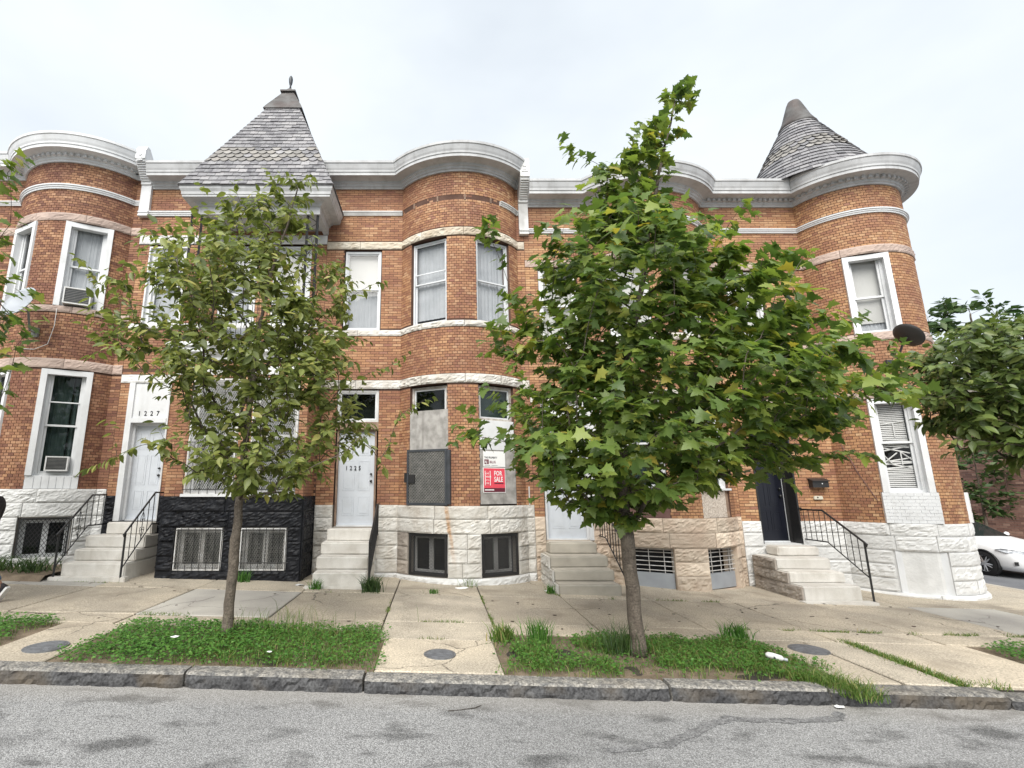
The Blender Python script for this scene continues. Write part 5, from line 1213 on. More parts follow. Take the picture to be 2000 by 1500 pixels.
def tree(name, label, base, leader, rows, natt, kind_, lm, lsize, per, seed, clear, ryf=.85, r0=.0028, trunk_r=.075, pick=300, inner=.12, droop=.35, group=None, lump=.45, lift=.35, extra=(), bias=0):
    r = np.random.RandomState(seed); t = root(name, label, 'tree', base, group); base = Vector(base)
    L = [base] + [Vector(p) for p in leader]; nodes, par, lead = [], [], []
    for i in range(len(L) - 1):
        n = max(1, int((L[i + 1] - L[i]).length / .09))
        for k in range(n): nodes.append(L[i].lerp(L[i + 1], k / n) + Vector((.006 * math.sin(len(nodes)), .005 * math.cos(len(nodes) * 1.3), 0))); par.append(len(nodes) - 2)
    nodes.append(L[-1]); par.append(len(nodes) - 2); nl = len(nodes); par[0] = -1
    zs = [q[0] for q in rows][::-1]; xl = [q[1] for q in rows][::-1]; xr = [q[2] for q in rows][::-1]
    zz = np.linspace(zs[0], zs[-1], 200); wts = np.interp(zz, zs, [(b - a) ** 1.35 for a, b in zip(xl, xr)]); wts /= wts.sum()
    yc = L[min(2, len(L) - 1)].y; att = []
    while len(att) < natt:
        z = zz[r.choice(200, p=wts)] + r.uniform(-.04, .04); a, b = np.interp(z, zs, xl), np.interp(z, zs, xr); cx, rx = (a + b) / 2, (b - a) / 2
        ph = r.uniform(0, 2 * math.pi); rd = math.sqrt(r.uniform(inner, 1)); lim = 1 - lump * .5 + lump * NZ.noise(Vector((math.cos(ph) * 1.6, math.sin(ph) * 1.6, z * 1.5 + seed))) * 1.1
        att.append(Vector((cx + rx * rd * min(1, lim) * math.cos(ph), yc + rx * ryf * rd * min(1, lim) * math.sin(ph), z)))
    att += [Vector(e) for e in extra]
    def lead_at(z):
        for q in nodes[:nl]:
            if q.z >= z: return q
        return nodes[nl - 1]
    att.sort(key=lambda p: (p - lead_at(p.z - .3)).length)
    P = np.zeros((nl + natt * 8 + 400, 3)); P[:nl] = [tuple(q) for q in nodes]; cnt = nl; okm = np.ones(len(P), bool); okm[:nl] = [q.z > clear for q in nodes]; tips = []
    for p in att:
        pv = np.array(p); dv = P[:cnt] - pv; hz = np.hypot(dv[:, 0], dv[:, 1]); cost = np.sqrt((dv ** 2).sum(1)) + 1.6 * np.maximum(0, P[:cnt, 2] - (p.z - lift * hz)); cost[~okm[:cnt]] = 1e9
        j = int(cost.argmin()); a = Vector(P[j]); ln = (p - a).length; n = max(2, min(7, int(ln / .14))); prev = j
        mid = a.lerp(p, .5) + Vector((r.uniform(-.05, .05), r.uniform(-.05, .05), .10)) * ln
        for k in range(1, n + 1):
            u = k / n; q = a * (1 - u) ** 2 + mid * 2 * u * (1 - u) + p * u * u
            if cnt >= len(P): break
            P[cnt] = tuple(q); par.append(prev); prev = cnt; cnt += 1
        tips.append(prev)
    par = par[:cnt]; ch = [[] for _ in range(cnt)]
    for i, q in enumerate(par):
        if q >= 0: ch[q].append(i)
    w = np.zeros(cnt); w[tips] = 1
    for i in range(cnt - 1, 0, -1): w[par[i]] += w[i]
    rad = r0 * np.maximum(1, w) ** .46
    for i in range(nl): rad[i] = max(rad[i] * .8, trunk_r * (1 - .86 * (max(0, i / nl - .18) / .82) ** .6) * (1 + .35 * math.exp(-i * .09 / .10)))
    rad[nl - 1] = min(rad[nl - 1], .008)
    tk = MB().tube([tuple(P[i]) for i in range(nl)], [float(min(rad[i], trunk_r * 1.5)) for i in range(nl)], 12)
    for i, v in enumerate(tk.V): q = Vector(v); k = NZ.noise(q * 9) * .06 * trunk_r * 2; tk.V[i] = (v[0] + k, v[1] + k, v[2])
    tk.build('trunk', 'bark', t, smooth=True)
    def chains(s):
        out_, st = [], [(par[s], s)]
        while st:
            a, b = st.pop(); c = [a, b]
            while ch[c[-1]]:
                nx = sorted(ch[c[-1]], key=lambda q: -w[q]); st += [(c[-1], q) for q in nx[1:]]; c.append(nx[0])
            out_.append(c)
        return out_
    small = MB(); limbs = sorted([c for i in range(nl) for c in ch[i] if c >= nl], key=lambda c: -w[c])
    for k, s in enumerate(limbs):
        mb = MB() if k < 24 else small
        for c in chains(s):
            rr = [float(min(rad[q], rad[c[1]] * 1.05)) for q in c]; rr[-1] = .0015
            mb.tube([tuple(P[q]) for q in c], rr, 5 if rr[0] > .008 else 3, cap=False)
        if mb is not small: mb.build('branch', 'bark' if rad[s] > .018 else 'twig', t, smooth=True, fix=False)
    if small.V: kind(small.build('twigs', 'twig', t, smooth=True, fix=False), 'stuff')
    tv, tf = leaf_template(kind_); ms = []
    for tp in tips:
        c = [tp]
        while len(c) < 5 and par[c[-1]] >= nl: c.append(par[c[-1]])
        pts = [Vector(P[q]) for q in c]
        dr = (pts[0] - pts[1]) if len(pts) > 1 else Vector((0, 0, 1)); dr = dr.normalized()
        pts = [pts[0] + dr * .14, pts[0] + dr * .07] + pts
        n = per + r.randint(-2, 3)
        for k in range(n):
            u = (k + r.uniform(0, .8)) / n * (len(pts) - 1); i = min(int(u), len(pts) - 2); q = pts[i].lerp(pts[i + 1], u - i)
            tdir = (pts[i] - pts[i + 1]).normalized(); sd_ = tdir.cross(Vector((0, 0, 1))); sd_ = sd_.normalized() if sd_.length > .1 else Vector((1, 0, 0))
            ax = (tdir * r.uniform(.2, .7) + sd_ * (1 if k % 2 else -1) * r.uniform(.5, 1) + Vector((r.normal(0, .25), r.normal(0, .25), -droop + r.normal(0, .3)))).normalized()
            rdv = Vector((q.x - base.x, q.y - base.y, 0)); rdv = rdv.normalized() if rdv.length > .05 else rdv; up = (Vector((0, 0, .8)) + rdv * .6 + Vector((r.normal(0, .4), r.normal(0, .4) - .1, 0))).normalized(); yv = up.cross(ax)
            if yv.length < .05: continue
            yv.normalize(); nv = ax.cross(yv); s = lsize * r.uniform(.5, 1.22); pt = q + ax * s * (.30 if kind_ == 'maple' else .12)
            ms.append(np.array([[ax.x * s, yv.x * s, nv.x * s, pt.x], [ax.y * s, yv.y * s, nv.y * s, pt.y], [ax.z * s, yv.z * s, nv.z * s, pt.z], [0, 0, 0, 1]]))
    best = []
    for i, A in enumerate(ms):
        c = A[:3, 3] + A[:3, 0] * .5; px, py, f = proj(c)
        if 10 < px < 1990 and 10 < py < 1490: nn = np.cross(A[:3, 0], A[:3, 1]); best.append((abs(nn @ c) / np.linalg.norm(c) / f / f - .004 * max(0, c[1] - yc + .25), i))
    best.sort(reverse=True); pk = [i for _, i in best[:pick]]; ps = set(pk)
    if pk:
        me = bpy.data.meshes.new('leaf'); me.from_pydata([tuple(v) for v in tv], [], [tuple(f) for f in tf]); me.polygons.foreach_set('use_smooth', [True] * len(me.polygons)); me.materials.append(MATS[lm])
        for i in pk:
            o = bpy.data.objects.new('leaf', me); C.objects.link(o); o.parent = t; A = ms[i].copy(); A[:3, 3] -= np.array(base); o.matrix_local = Matrix(A.tolist())
    build_leaves('foliage', [A for i, A in enumerate(ms) if i not in ps], tv, tf, lm, t)
    return t
GT = 'young street trees in the verge'
tree('street_tree', 'slender young tree with small oval leaves in front of house 1227', (-2.53, 6.55, ground(-2.53) - .02), [(-2.5, 6.55, -.15), (-2.47, 6.56, .9), (-2.43, 6.55, 2.0), (-2.3, 6.55, 3.0), (-2.1, 6.52, 3.75), (-1.98, 6.5, 4.35)],
     [(4.55, -2.1, -1.85), (4.3, -2.6, -1.65), (3.9, -3.3, -1.55), (3.4, -4.0, -1.3), (3.0, -4.4, -.9), (2.5, -4.6, -.7), (1.9, -4.6, -.6), (1.4, -4.3, -.5), (1.1, -3.75, -.45), (.8, -3.65, -.5), (.5, -3.8, -.7), (.25, -3.7, -.95), (.0, -3.1, -1.5), (-.1, -2.85, -1.9)],
     880, 'ovate', 'leaf_ovate', .135, 12, 11, -.2, .8, .0024, .062, droop=.55, group=GT, lump=.42, lift=.55,
     extra=[(-4.9, 6.4, 3.1), (-4.75, 6.35, 2.95), (-4.6, 6.4, 2.75), (-.15, 6.4, 1.12), (-.35, 6.35, 1.0), (-.5, 6.4, .85), (-.45, 6.5, 1.75), (-.6, 6.45, 1.6), (-.8, 6.4, 2.75), (-3.3, 6.5, 4.25), (-3.0, 6.5, 4.0), (-.7, 6.3, .35), (-.6, 6.4, .5), (-4.15, 6.2, .3), (-3.95, 6.25, .4), (-4.1, 6.3, .75)])
tree('maple_tree', 'large leafy maple with lobed leaves in front of the tan stone base', (2.34, 6.26, ground(2.34) - .02), [(2.3, 6.26, -.3), (2.27, 6.26, .55), (2.3, 6.26, 1.2), (2.55, 6.25, 1.9), (2.75, 6.25, 2.6), (2.9, 6.25, 3.4), (3.15, 6.22, 4.4), (3.45, 6.2, 5.45)],
     [(5.6, 3.35, 3.6), (5.2, 3.1, 3.55), (4.8, 2.65, 3.42), (4.5, 2.3, 3.32), (4.1, 2.1, 3.2), (3.75, 2.0, 3.2), (3.45, 1.7, 3.6), (3.2, 1.15, 4.4), (2.9, .5, 5.05), (2.5, .5, 5.3), (2.0, .5, 5.5), (1.6, .4, 5.75), (1.2, .3, 5.75), (.8, .2, 5.5), (.5, .25, 5.25), (.2, .6, 4.6), (-.1, 1.2, 3.5), (-.3, 1.8, 2.6)],
     1080, 'maple', 'leaf_maple', .15, 12, 23, -.25, .8, .0025, .08, droop=.45, group=GT, lump=.44, lift=.5,
     extra=[(1.85, 6.2, 4.75), (1.95, 6.2, 4.6), (4.15, 6.1, 3.75), (4.2, 6.1, 3.6), (.75, 6.2, 3.55), (.72, 6.25, 3.4), (.3, 6.1, .62), (.35, 6.2, .75), (5.85, 6.1, 1.75), (5.9, 6.15, 1.5), (5.8, 6.1, 1.2), (3.55, 6.2, 5.65), (3.6, 6.2, 5.5), (5.5, 6.2, 2.2), (5.2, 6.2, .45), (4.25, 6.1, .1), (1.6, 6.1, -.15), (1.3, 6.15, -.1)])
tree('street_tree', 'dark green tree reaching in at the right edge before the corner tower', (8.15, 6.35, ground(8.15) - .02), [(8.15, 6.35, -.2), (8.25, 6.3, .9), (8.6, 6.3, 2.0), (9.3, 6.3, 3.2)],
     [(3.4, 9.2, 9.8), (2.8, 8.9, 9.8), (2.35, 8.2, 9.7), (2.1, 6.75, 9.6), (1.9, 6.1, 9.6), (1.5, 5.9, 9.6), (1.1, 5.95, 9.6), (.8, 6.2, 9.5), (.5, 6.6, 9.3), (.36, 7.0, 9)],
     950, 'ovate', 'leaf_dark', .145, 12, 37, -.1, .55, .0027, .08, 220, droop=.5, group=GT, lump=.4, lift=.4, extra=[(5.9, 6.2, 1.75), (5.95, 6.2, 1.4), (6.1, 6.15, 1.1), (6.5, 6.2, .6)])
tree('maple_tree', 'maple whose lobed leaves reach in at the left edge', (-7.55, 6.35, ground(-7.5) - .02), [(-7.5, 6.35, .0), (-7.5, 6.35, 1.5), (-7.4, 6.3, 3.0), (-7.3, 6.3, 4.4)],
     [(4.6, -8.2, -6.1), (4.0, -8.8, -6.0), (3.3, -9.3, -5.95), (2.6, -9.5, -5.5), (1.9, -9.5, -5.3), (1.3, -9.4, -5.45), (.8, -9.2, -5.75), (.3, -8.8, -6.3)],
     520, 'maple', 'leaf_maple', .168, 11, 51, .1, .6, .0027, .08, 150, droop=.45, group=GT, lump=.5, lift=.5, extra=[(-5.3, 6.2, 2.35), (-5.25, 6.25, 2.1), (-5.4, 6.2, 1.8), (-5.5, 6.2, 1.0), (-5.85, 6.2, 4.45), (-5.95, 6.2, 4.3), (-5.5, 6.3, 2.6)])
tree('background_tree', 'tall tree rising behind the corner tower across the side street', (24.5, 22, -2.4), [(24.5, 22, 1), (24.6, 22, 4), (24.8, 22, 8)],
     [(9.0, 23.6, 25.2), (8.0, 22.4, 27), (6.5, 21.5, 28.2), (5, 20.8, 29), (3.5, 21, 29), (2.0, 22, 28)], 200, 'quad', 'leaf_far', .42, 16, 61, .5, .9, .008, .22, 0, droop=.2)
tree('background_shrub', 'green bush by the brick building beyond the corner tower', (18.3, 17.2, -2.25), [(18.3, 17.2, -1.2), (18.35, 17.2, .4), (18.4, 17.2, 1.6)],
     [(2.2, 17.9, 18.9), (1.4, 17.3, 19.4), (.4, 17.1, 19.6), (-.4, 17.3, 19.4), (-1.0, 17.6, 19)], 90, 'quad', 'leaf_far', .2, 16, 67, -.9, .9, .005, .06, 0, droop=.2)

# ------------------------------------------------------------------ grass, clover and weeds
def blades(name, pts, m, h0, h1, wd, seed, parent=None, lean=.5, base=None):
    r = np.random.RandomState(seed); n = len(pts); p = np.array(pts); a = r.uniform(0, 2 * math.pi, n); hgt = r.uniform(h0, h1, n) * p[:, 3]; ln = r.uniform(.15, 1, n) * lean * hgt
    dx, dy = np.cos(a), np.sin(a); b = r.uniform(0, 2 * math.pi, n); wx, wy = np.cos(b) * wd / 2, np.sin(b) * wd / 2; V = np.zeros((n, 5, 3)); o = np.array(base if base is not None else (0, 0, 0))
    for k, (f, z, ww) in enumerate(((0, 0, 1), (0, 0, -1), (.35, .62, -.8), (.35, .62, .8), (1, .95, 0))):
        V[:, k, 0] = p[:, 0] + dx * ln * f + wx * ww; V[:, k, 1] = p[:, 1] + dy * ln * f + wy * ww; V[:, k, 2] = p[:, 2] + hgt * z
    V -= o; me = bpy.data.meshes.new(name); me.vertices.add(n * 5); me.vertices.foreach_set('co', V.reshape(-1)); idx = np.array([0, 1, 2, 3, 3, 2, 4]); me.loops.add(7 * n)
    me.loops.foreach_set('vertex_index', (idx[None] + (np.arange(n) * 5)[:, None]).reshape(-1).astype(np.int32)); me.polygons.add(2 * n)
    me.polygons.foreach_set('loop_start', (np.array([0, 4])[None] + (np.arange(n) * 7)[:, None]).reshape(-1).astype(np.int32)); me.update(calc_edges=True)
    return link(name, me, m, parent)
def scatter(n, x0, x1, y0, y1, dens, seed):
    r = np.random.RandomState(seed); out_ = []
    for _ in range(n):
        x, y = r.uniform(x0, x1), r.uniform(y0, y1); d = dens(x, y)
        if r.uniform() < d: out_.append((x, y, ground(x) - .02, .6 + .6 * d + .25 * NZ.noise(Vector((x * 2.5, y * 2.5, 3)))))
    return out_
def leafy(name, pts, m, s, seed, zr=(.01, .08)):           # low clover-like leaflets
    r = np.random.RandomState(seed); ms = []
    for x, y, z, k in pts:
        a = r.uniform(0, 6.28); t = r.uniform(.05, .55); q = s * r.uniform(.6, 1.3); ax = Vector((math.cos(a) * math.cos(t), math.sin(a) * math.cos(t), math.sin(t) * (1 if r.uniform() < .6 else -.5))); up = Vector((r.normal(0, .3), r.normal(0, .3) - .2, 1)).normalized(); yv = up.cross(ax).normalized(); nv = ax.cross(yv)
        ms.append(np.array([[ax.x * q, yv.x * q, nv.x * q, x], [ax.y * q, yv.y * q, nv.y * q, y], [ax.z * q, yv.z * q, nv.z * q, z + .02 + r.uniform(*zr) * k], [0, 0, 0, 1]]))
    tv = np.array([(0, 0, 0), (.4, .36, .08), (1, 0, -.05), (.4, -.36, .08)], float)
    n = len(ms); A = np.array(ms); V = np.einsum('nij,kj->nki', A[:, :3, :3], tv) + A[:, None, :3, 3]; me = bpy.data.meshes.new(name); me.vertices.add(n * 4); me.vertices.foreach_set('co', V.reshape(-1)); fl = np.array([0, 3, 2, 0, 2, 1]); me.loops.add(6 * n)
    me.loops.foreach_set('vertex_index', (fl[None] + (np.arange(n) * 4)[:, None]).reshape(-1).astype(np.int32)); me.polygons.add(2 * n); me.polygons.foreach_set('loop_start', (np.arange(2 * n) * 3).astype(np.int32)); me.update(calc_edges=True)
    return link(name, me, m)
def edge(x, y, x0, x1, y0, y1, s=.32):
    wob = .2 * NZ.noise(Vector((x * 3, y * 3, 7))); e = min(x - x0, x1 - x, y - y0, y1 - y) + wob; return max(0, min(1, e / s))
def dA(x, y): return edge(x, y, -4.0, -.52, KY1 - .10, 7.12)
def dB(x, y):
    e = edge(x, y, .62, 4.3, KY1 - .05, 6.98); bare = NZ.noise(Vector((x * 1.6 + 3, y * 1.9, 1))); e *= 1 if bare < .12 else .18
    if y > 6.05 and x > 3.75: e *= .0 if x - 3.75 > (7.0 - y) * .5 else 1
    return e
kind(leafy('clover', scatter(17000, -4.1, -.5, KY1 - .06, 7.1, lambda x, y: dA(x, y) * (1 if x < -2.0 + .5 * NZ.noise(Vector((x, y, 0))) else .6), 3), 'clover_leaf', .036, 4), 'stuff')
kind(blades('grass', scatter(9000, -4.1, -.5, KY1 - .06, 7.15, lambda x, y: dA(x, y) * (.14 if x < -2.7 else .9), 5), 'grass_blade', .04, .12, .0065, 6, lean=.9), 'stuff')
kind(blades('grass', scatter(13000, .55, 4.3, KY1 - .06, 7.1, dB, 7), 'grass_blade', .04, .12, .0066, 8, lean=.95), 'stuff')
kind(leafy('ground_cover', scatter(15000, .55, 4.3, KY1 - .06, 7.0, lambda x, y: dB(x, y) * .85, 9), 'clover_leaf', .034, 10), 'stuff')
kind(leafy('clover', scatter(11000, -8.5, -4.8, 5.6, 7.05, lambda x, y: edge(x, y, -8.5, -4.85, 5.6, 7.05, .15), 11), 'clover_leaf', .038, 12), 'stuff')
kind(blades('grass', scatter(3000, -8.5, -4.7, 5.6, 7.05, lambda x, y: edge(x, y, -8.5, -4.8, 5.6, 7.05, .15) * .5, 13), 'grass_blade', .05, .14, .0065, 14, lean=.7), 'stuff')
kind(leafy('ground_cover', scatter(6000, 6.7, 8.7, 5.5, 6.95, lambda x, y: edge(x, y, 6.72, 8.7, 5.5, 6.93, .1), 15), 'clover_leaf', .036, 16), 'stuff')
spill = [(3.75 + .35 * t + random.Random(i).uniform(-.16, .16), 5.62 - .42 * t + random.Random(i * 7).uniform(-.12, .06), ground(3.9) - .03 - .08 * max(0, t - .6), 1.1) for i, t in enumerate(np.random.RandomState(1).uniform(0, 1, 900))]
kind(blades('grass', spill, 'grass_blade', .06, .17, .0065, 17, lean=1.1), 'stuff')
jw = []; rj = np.random.RandomState(21)
def jline(x0, y0, x1, y1, n, s=.05, thr=.05):
    for _ in range(n):
        t = rj.uniform(); x, y = x0 + (x1 - x0) * t + rj.normal(0, s * .35), y0 + (y1 - y0) * t + rj.normal(0, s * .35)
        if NZ.noise(Vector((x * 2.3, y * 2.3, 5))) > thr: jw.append((x, y, ground(x) - .02, rj.uniform(.5, 1.1)))
jline(4.0, 7.4, 8.2, 7.4, 2600, .08, .0); jline(5.27, 5.5, 5.25, 6.95, 2600, .15, -.2); jline(-.70, 7.2, -.70, 8.7, 420, .05, -.05); jline(.79, 7.0, .79, 9.2, 500, .04, -.3); jline(3.0, 9.2, 4.9, 9.2, 500, .04, -.1); jline(-4.1, 7.42, -3.4, 7.42, 260, .07, -.5); jline(-.2, 6.6, .7, 6.6, 200, .03, .0); jline(5.2, 5.55, 6.4, 5.5, 700, .16, -.2)
jline(-2.3, 9.2, -.7, 9.2, 160, .04, .1); jline(-6.9, 9.52, -5.7, 9.52, 160, .03, -.1); jline(-.2, 7.4, .4, 7.4, 200, .03, -.3); jline(2.0, 9.5, 2.2, 9.4, 120, .04, -.9)
kind(blades('joint_weeds', jw, 'grass_blade', .025, .075, .007, 22, lean=.9), 'stuff')
def weed(label, x, y, n, h0, h1, wd, m='grass_blade', sp=.06, lean=.9, seed=0, cat='weed', name='weed_clump', z=0, g=None):
    r = np.random.RandomState(seed); z0 = ground(x) + z; h = root(name, label, cat, (x, y, z0), g)
    for k in range(3):
        pts = [(x + r.normal(0, sp), y + r.normal(0, sp * .7), z0 - .01, 1) for _ in range(n // 3)]
        kind(blades('leaf_tuft', pts, m, h0, h1, wd, seed + k, h, lean, (x, y, z0)), 'stuff')
    return h
weed('broad clump of strap-leaved lilyturf at the foot of the marble steps by the boarded bow', -1.12, 9.32, 210, .16, .32, .016, 'leaf_far', .075, 1.0, 31, 'plant', 'lilyturf_clump')
for k, (x, lb) in enumerate(((-8.75, 'strap-leaved plants left of centre under the barred window of the leftmost bow'), (-8.2, 'strap-leaved plants directly under the barred window of the leftmost bow'), (-7.5, 'strap-leaved plants between the barred window and the scrolled handrail'))):
    weed(lb, x, 9.85, 150, .14, .33, .018, 'leaf_far', .19, 1.5, 35 + k, 'plant', 'border_plant', .12, 'strap-leaved plants in the narrow front bed')
kind(MB().add([(-9.6, 9.4, ground(-9.6) - .02), (-7.05, 9.4, ground(-7) - .02), (-7.05, 9.55, ground(-7) + .09), (-9.6, 9.55, ground(-9.6) + .09), (-7.05, 10.6, ground(-7) + .14), (-9.6, 10.6, ground(-9.6) + .14)], [(0, 1, 2, 3), (3, 2, 4, 5)]).build('front_bed_soil', 'soil', fix=False), 'structure')
weed('fern-like weed growing beside the bottom marble step at the black base', -2.12, 9.42, 80, .1, .22, .012, 'clover_leaf', .05, 1.0, 41); weed('leggy green weed at the foot of the black stone base behind the slender tree', -3.6, 9.9, 70, .1, .28, .014, 'clover_leaf', .06, .8, 43)
weed('small weed at the left corner of the tan concrete steps', 2.08, 9.58, 70, .08, .2, .014, 'clover_leaf', .04, .7, 45); weed('bushy weed at the back right corner of the grass right of the maple', 3.85, 6.9, 130, .12, .26, .014, 'clover_leaf', .09, .8, 47)
weed('dark tuft at the left edge of the grass under the maple', .83, 6.62, 120, .12, .24, .016, 'grass_blade', .07, .9, 49); weed('small weed in the pavement crack below the boarded bow', -.02, 9.32, 50, .06, .12, .012, 'clover_leaf', .05, .8, 51)
weed('feathery grey-green weed against the maple trunk', 2.12, 6.25, 170, .2, .42, .007, 'leaf_far', .12, .7, 53); weed('tall grass tuft in the patch between the slender tree and the walk', -1.9, 6.8, 120, .18, .36, .006, 'grass_blade', .35, .6, 55)
weed('upright leafy weed at the back of the grass left of the maple', 1.25, 6.55, 110, .16, .34, .012, 'clover_leaf', .07, .6, 57); weed('dry weed on the plinth of the boarded bow between its barred windows', .62, 10.02, 50, .1, .22, .006, 'grass_blade', .09, 1.1, 59)
# ------------------------------------------------------------------ across the side street
h = root('far_building', 'plain dark red-brown brick building beyond the white car', 'building', (19.4, 16, -2.3))
P = Path([('L', 19.4, 24.0, 19.4, 11.0), ('L', 19.4, 11.0, 32.0, 11.0)])
mb = MB(); shell(mb, P, -2.4, 3.4, []); mb.quad((19.4, 24, 3.4), (32, 24, 3.4), (32, 11, 3.4), (19.4, 11, 3.4)); mb.quad((32, 11, -2.4), (32, 24, -2.4), (32, 24, 3.4), (32, 11, 3.4)); mb.quad((19.4, 24, -2.4), (32, 24, -2.4), (32, 24, 3.4), (19.4, 24, 3.4))
wl = mb.build('wall', 'mortar_light', h, fix=False)
bk = MB(); rr = random.Random(4)
for i in range(74):
    z = -2.3 + i * .077
    for k in range(58): 
        y0 = 23.9 - (k + .5 * (i % 2)) * .222
        if y0 < 11.25: continue
        d = rr.uniform(.006, .014); bk.add(brick_box(Fr(19.4, y0 - .105, R(-90)), .21, z, z + .066, d), BKF)
kind(bk.build('brickwork', 'brick_far', wl, fix=False), 'stuff')
sweep(MB(), P, [(0, 3.4), (.06, 3.4), (.06, 3.55), (-.2, 3.55), (-.2, 3.4)]).build('coping', 'step_concrete', h)
# white saloon car parked facing the junction
def car(x, y, zg):
    h = root('parked_car', 'white saloon car parked on the far side of the side street', 'car', (x + .88, y, zg)); f = lambda v: (x + .88 + v[0], y - v[1], zg + v[2])
    # half widths and heights by station along the length; front is +v (towards -Y)
    st = [(2.30, .60, .28, .52, .52), (2.22, .74, .22, .62, .62), (2.0, .82, .2, .72, .72), (1.55, .87, .2, .84, .84), (.95, .89, .2, .92, .92), (.7, .89, .2, .95, .98), (.0, .89, .2, .97, 1.38), (-.35, .89, .2, .98, 1.46), (-1.0, .89, .2, .99, 1.45), (-1.5, .88, .2, 1.0, 1.26), (-1.95, .86, .2, 1.0, 1.04), (-2.25, .80, .25, .95, .97), (-2.38, .70, .35, .80, .82)]
    mb = MB(); K = 0
    for v, w_, zl, zs, zt in st:
        g = max(0, (zt - zs)); ring = [(w_ * .9, zl), (w_, zl + .12), (w_ + .01, (zl + zs) / 2 + .08), (w_ * .985, zs - .06), (w_ * .93, zs), (w_ * .93 - .32 * g, zs + g * .55), (w_ * .9 - .44 * g, zt - .035 * min(1, g * 6)), (w_ * .55, zt)]
        full = [(-a, b) for a, b in ring] + [(a, b) for a, b in reversed(ring)]; K = len(full); mb.V += [f((a, v, b)) for a, b in full]
    n = len(st); glassF, bodyF = [], []
    for i in range(n - 1):
        for j in range(K):
            q = (i * K + j, i * K + (j + 1) % K, (i + 1) * K + (j + 1) % K, (i + 1) * K + j); v0 = (st[i][0] + st[i + 1][0]) / 2
            side = j in (4, 5, 9, 10) and -1.7 < v0 < .4; ws = j in (5, 6, 7, 8, 9) and (.0 < v0 < .7 or -1.95 < v0 < -1.2)
            (glassF if side or ws else bodyF).append(q)
    bodyF += [tuple(range(K)), tuple((n - 1) * K + j for j in reversed(range(K)))]
    b = MB(); b.V = mb.V; b.F = bodyF; bo = b.build('body', 'car_white', h, smooth=True, fix=False)
    g = MB(); g.V = mb.V; g.F = glassF; g.build('glasshouse', 'car_glass', h, fix=False)
    for s in (-1, 1):
        for v in (1.42, -1.38):
            c = f((s * .83, v, .325)); wh = MB()
            for r_, o in ((.17, .0),): pass
            wh.V = []; N_ = 28; pr = [(.21, -.1), (.305, -.1), (.325, -.07), (.325, .05), (.305, .08), (.215, .085)]
            for r_, o in pr:
                for k in range(N_): t = 2 * math.pi * k / N_; wh.V.append((c[0] + s * o, c[1] + r_ * math.cos(t), c[2] + r_ * math.sin(t)))
            wh.F = [(i * N_ + k, i * N_ + (k + 1) % N_, (i + 1) * N_ + (k + 1) % N_, (i + 1) * N_ + k) for i in range(5) for k in range(N_)]
            w = wh.build('wheel', 'rubber', h, smooth=True); rm = MB(); rm.V = [(c[0] + s * .02, c[1] + .215 * math.cos(2 * math.pi * k / N_), c[2] + .215 * math.sin(2 * math.pi * k / N_)) for k in range(N_)]; rm.F = [tuple(range(N_))]; rm.build('wheel_disc', 'rubber', w, fix=False)
            sp = MB()
            for k in range(10):
                t = 2 * math.pi * k / 10; sp.tube([(c[0] + s * .075, c[1] + .03 * math.cos(t), c[2] + .03 * math.sin(t)), (c[0] + s * .06, c[1] + .21 * math.cos(t + (.12 if k % 2 else -.12)), c[2] + .21 * math.sin(t + (.12 if k % 2 else -.12)))], [.02, .015], 4)
            sp.tube([(c[0] + s * .06, c[1], c[2]), (c[0] + s * .09, c[1], c[2])], .045, 12); sp.tube([(c[0] + s * .06, c[1] + .212 * math.cos(t * .2244), c[2] + .212 * math.sin(t * .2244)) for t in range(29)], .012, 4); sp.build('rim', 'alloy', w)
            ar = MB().tube([(c[0] + s * .075, c[1] + .36 * math.cos(t * .1745), c[2] + .36 * math.sin(t * .1745)) for t in range(-1, 20)], .02, 5).build('wheel_arch', 'rubber', h)
            MB().tube([(c[0] - s * .03, c[1], c[2] + .01), (c[0] + s * .066, c[1], c[2] + .01)], .352, 24).build('arch_liner', 'rubber', h)
        hl = MB(); hl.V = [f((s * a, v, z)) for a, v, z in ((.60, 2.235, .60), (.80, 1.93, .66), (.835, 1.72, .735), (.81, 1.85, .755), (.62, 2.16, .70))] + [f((s * a, v, z)) for a, v, z in ((.60, 2.28, .60), (.845, 1.97, .66), (.885, 1.74, .735), (.86, 1.87, .765), (.62, 2.22, .715))]
        hl.F = [(0, 1, 2, 3, 4), (5, 6, 7, 8, 9)] + [(i, (i + 1) % 5, 5 + (i + 1) % 5, 5 + i) for i in range(5)]; hl.build('headlight', 'headlamp', h)
        MB().tube([f((s * .89, .45, .98)), f((s * .99, .42, 1.02)), f((s * 1.02, .40, 1.02))], [.03, .07, .05], 8).build('mirror', 'car_white', h, smooth=True)
        it = MB(); it.V = [f((s * a, v, z)) for a, v, z in ((.52, 2.26, .33), (.80, 2.08, .36), (.80, 2.08, .44), (.55, 2.26, .47), (.52, 2.305, .33), (.835, 2.11, .36), (.835, 2.11, .44), (.55, 2.315, .47))]; it.F = [(0, 1, 2, 3), (4, 5, 6, 7), (0, 1, 5, 4), (1, 2, 6, 5), (2, 3, 7, 6), (3, 0, 4, 7)]; it.build('air_intake', 'rubber', h)
        MB().tube([f((s * .91, 1.0, .22)), f((s * .91, -1.0, .22))], .03, 5).build('side_skirt', 'rubber', h)
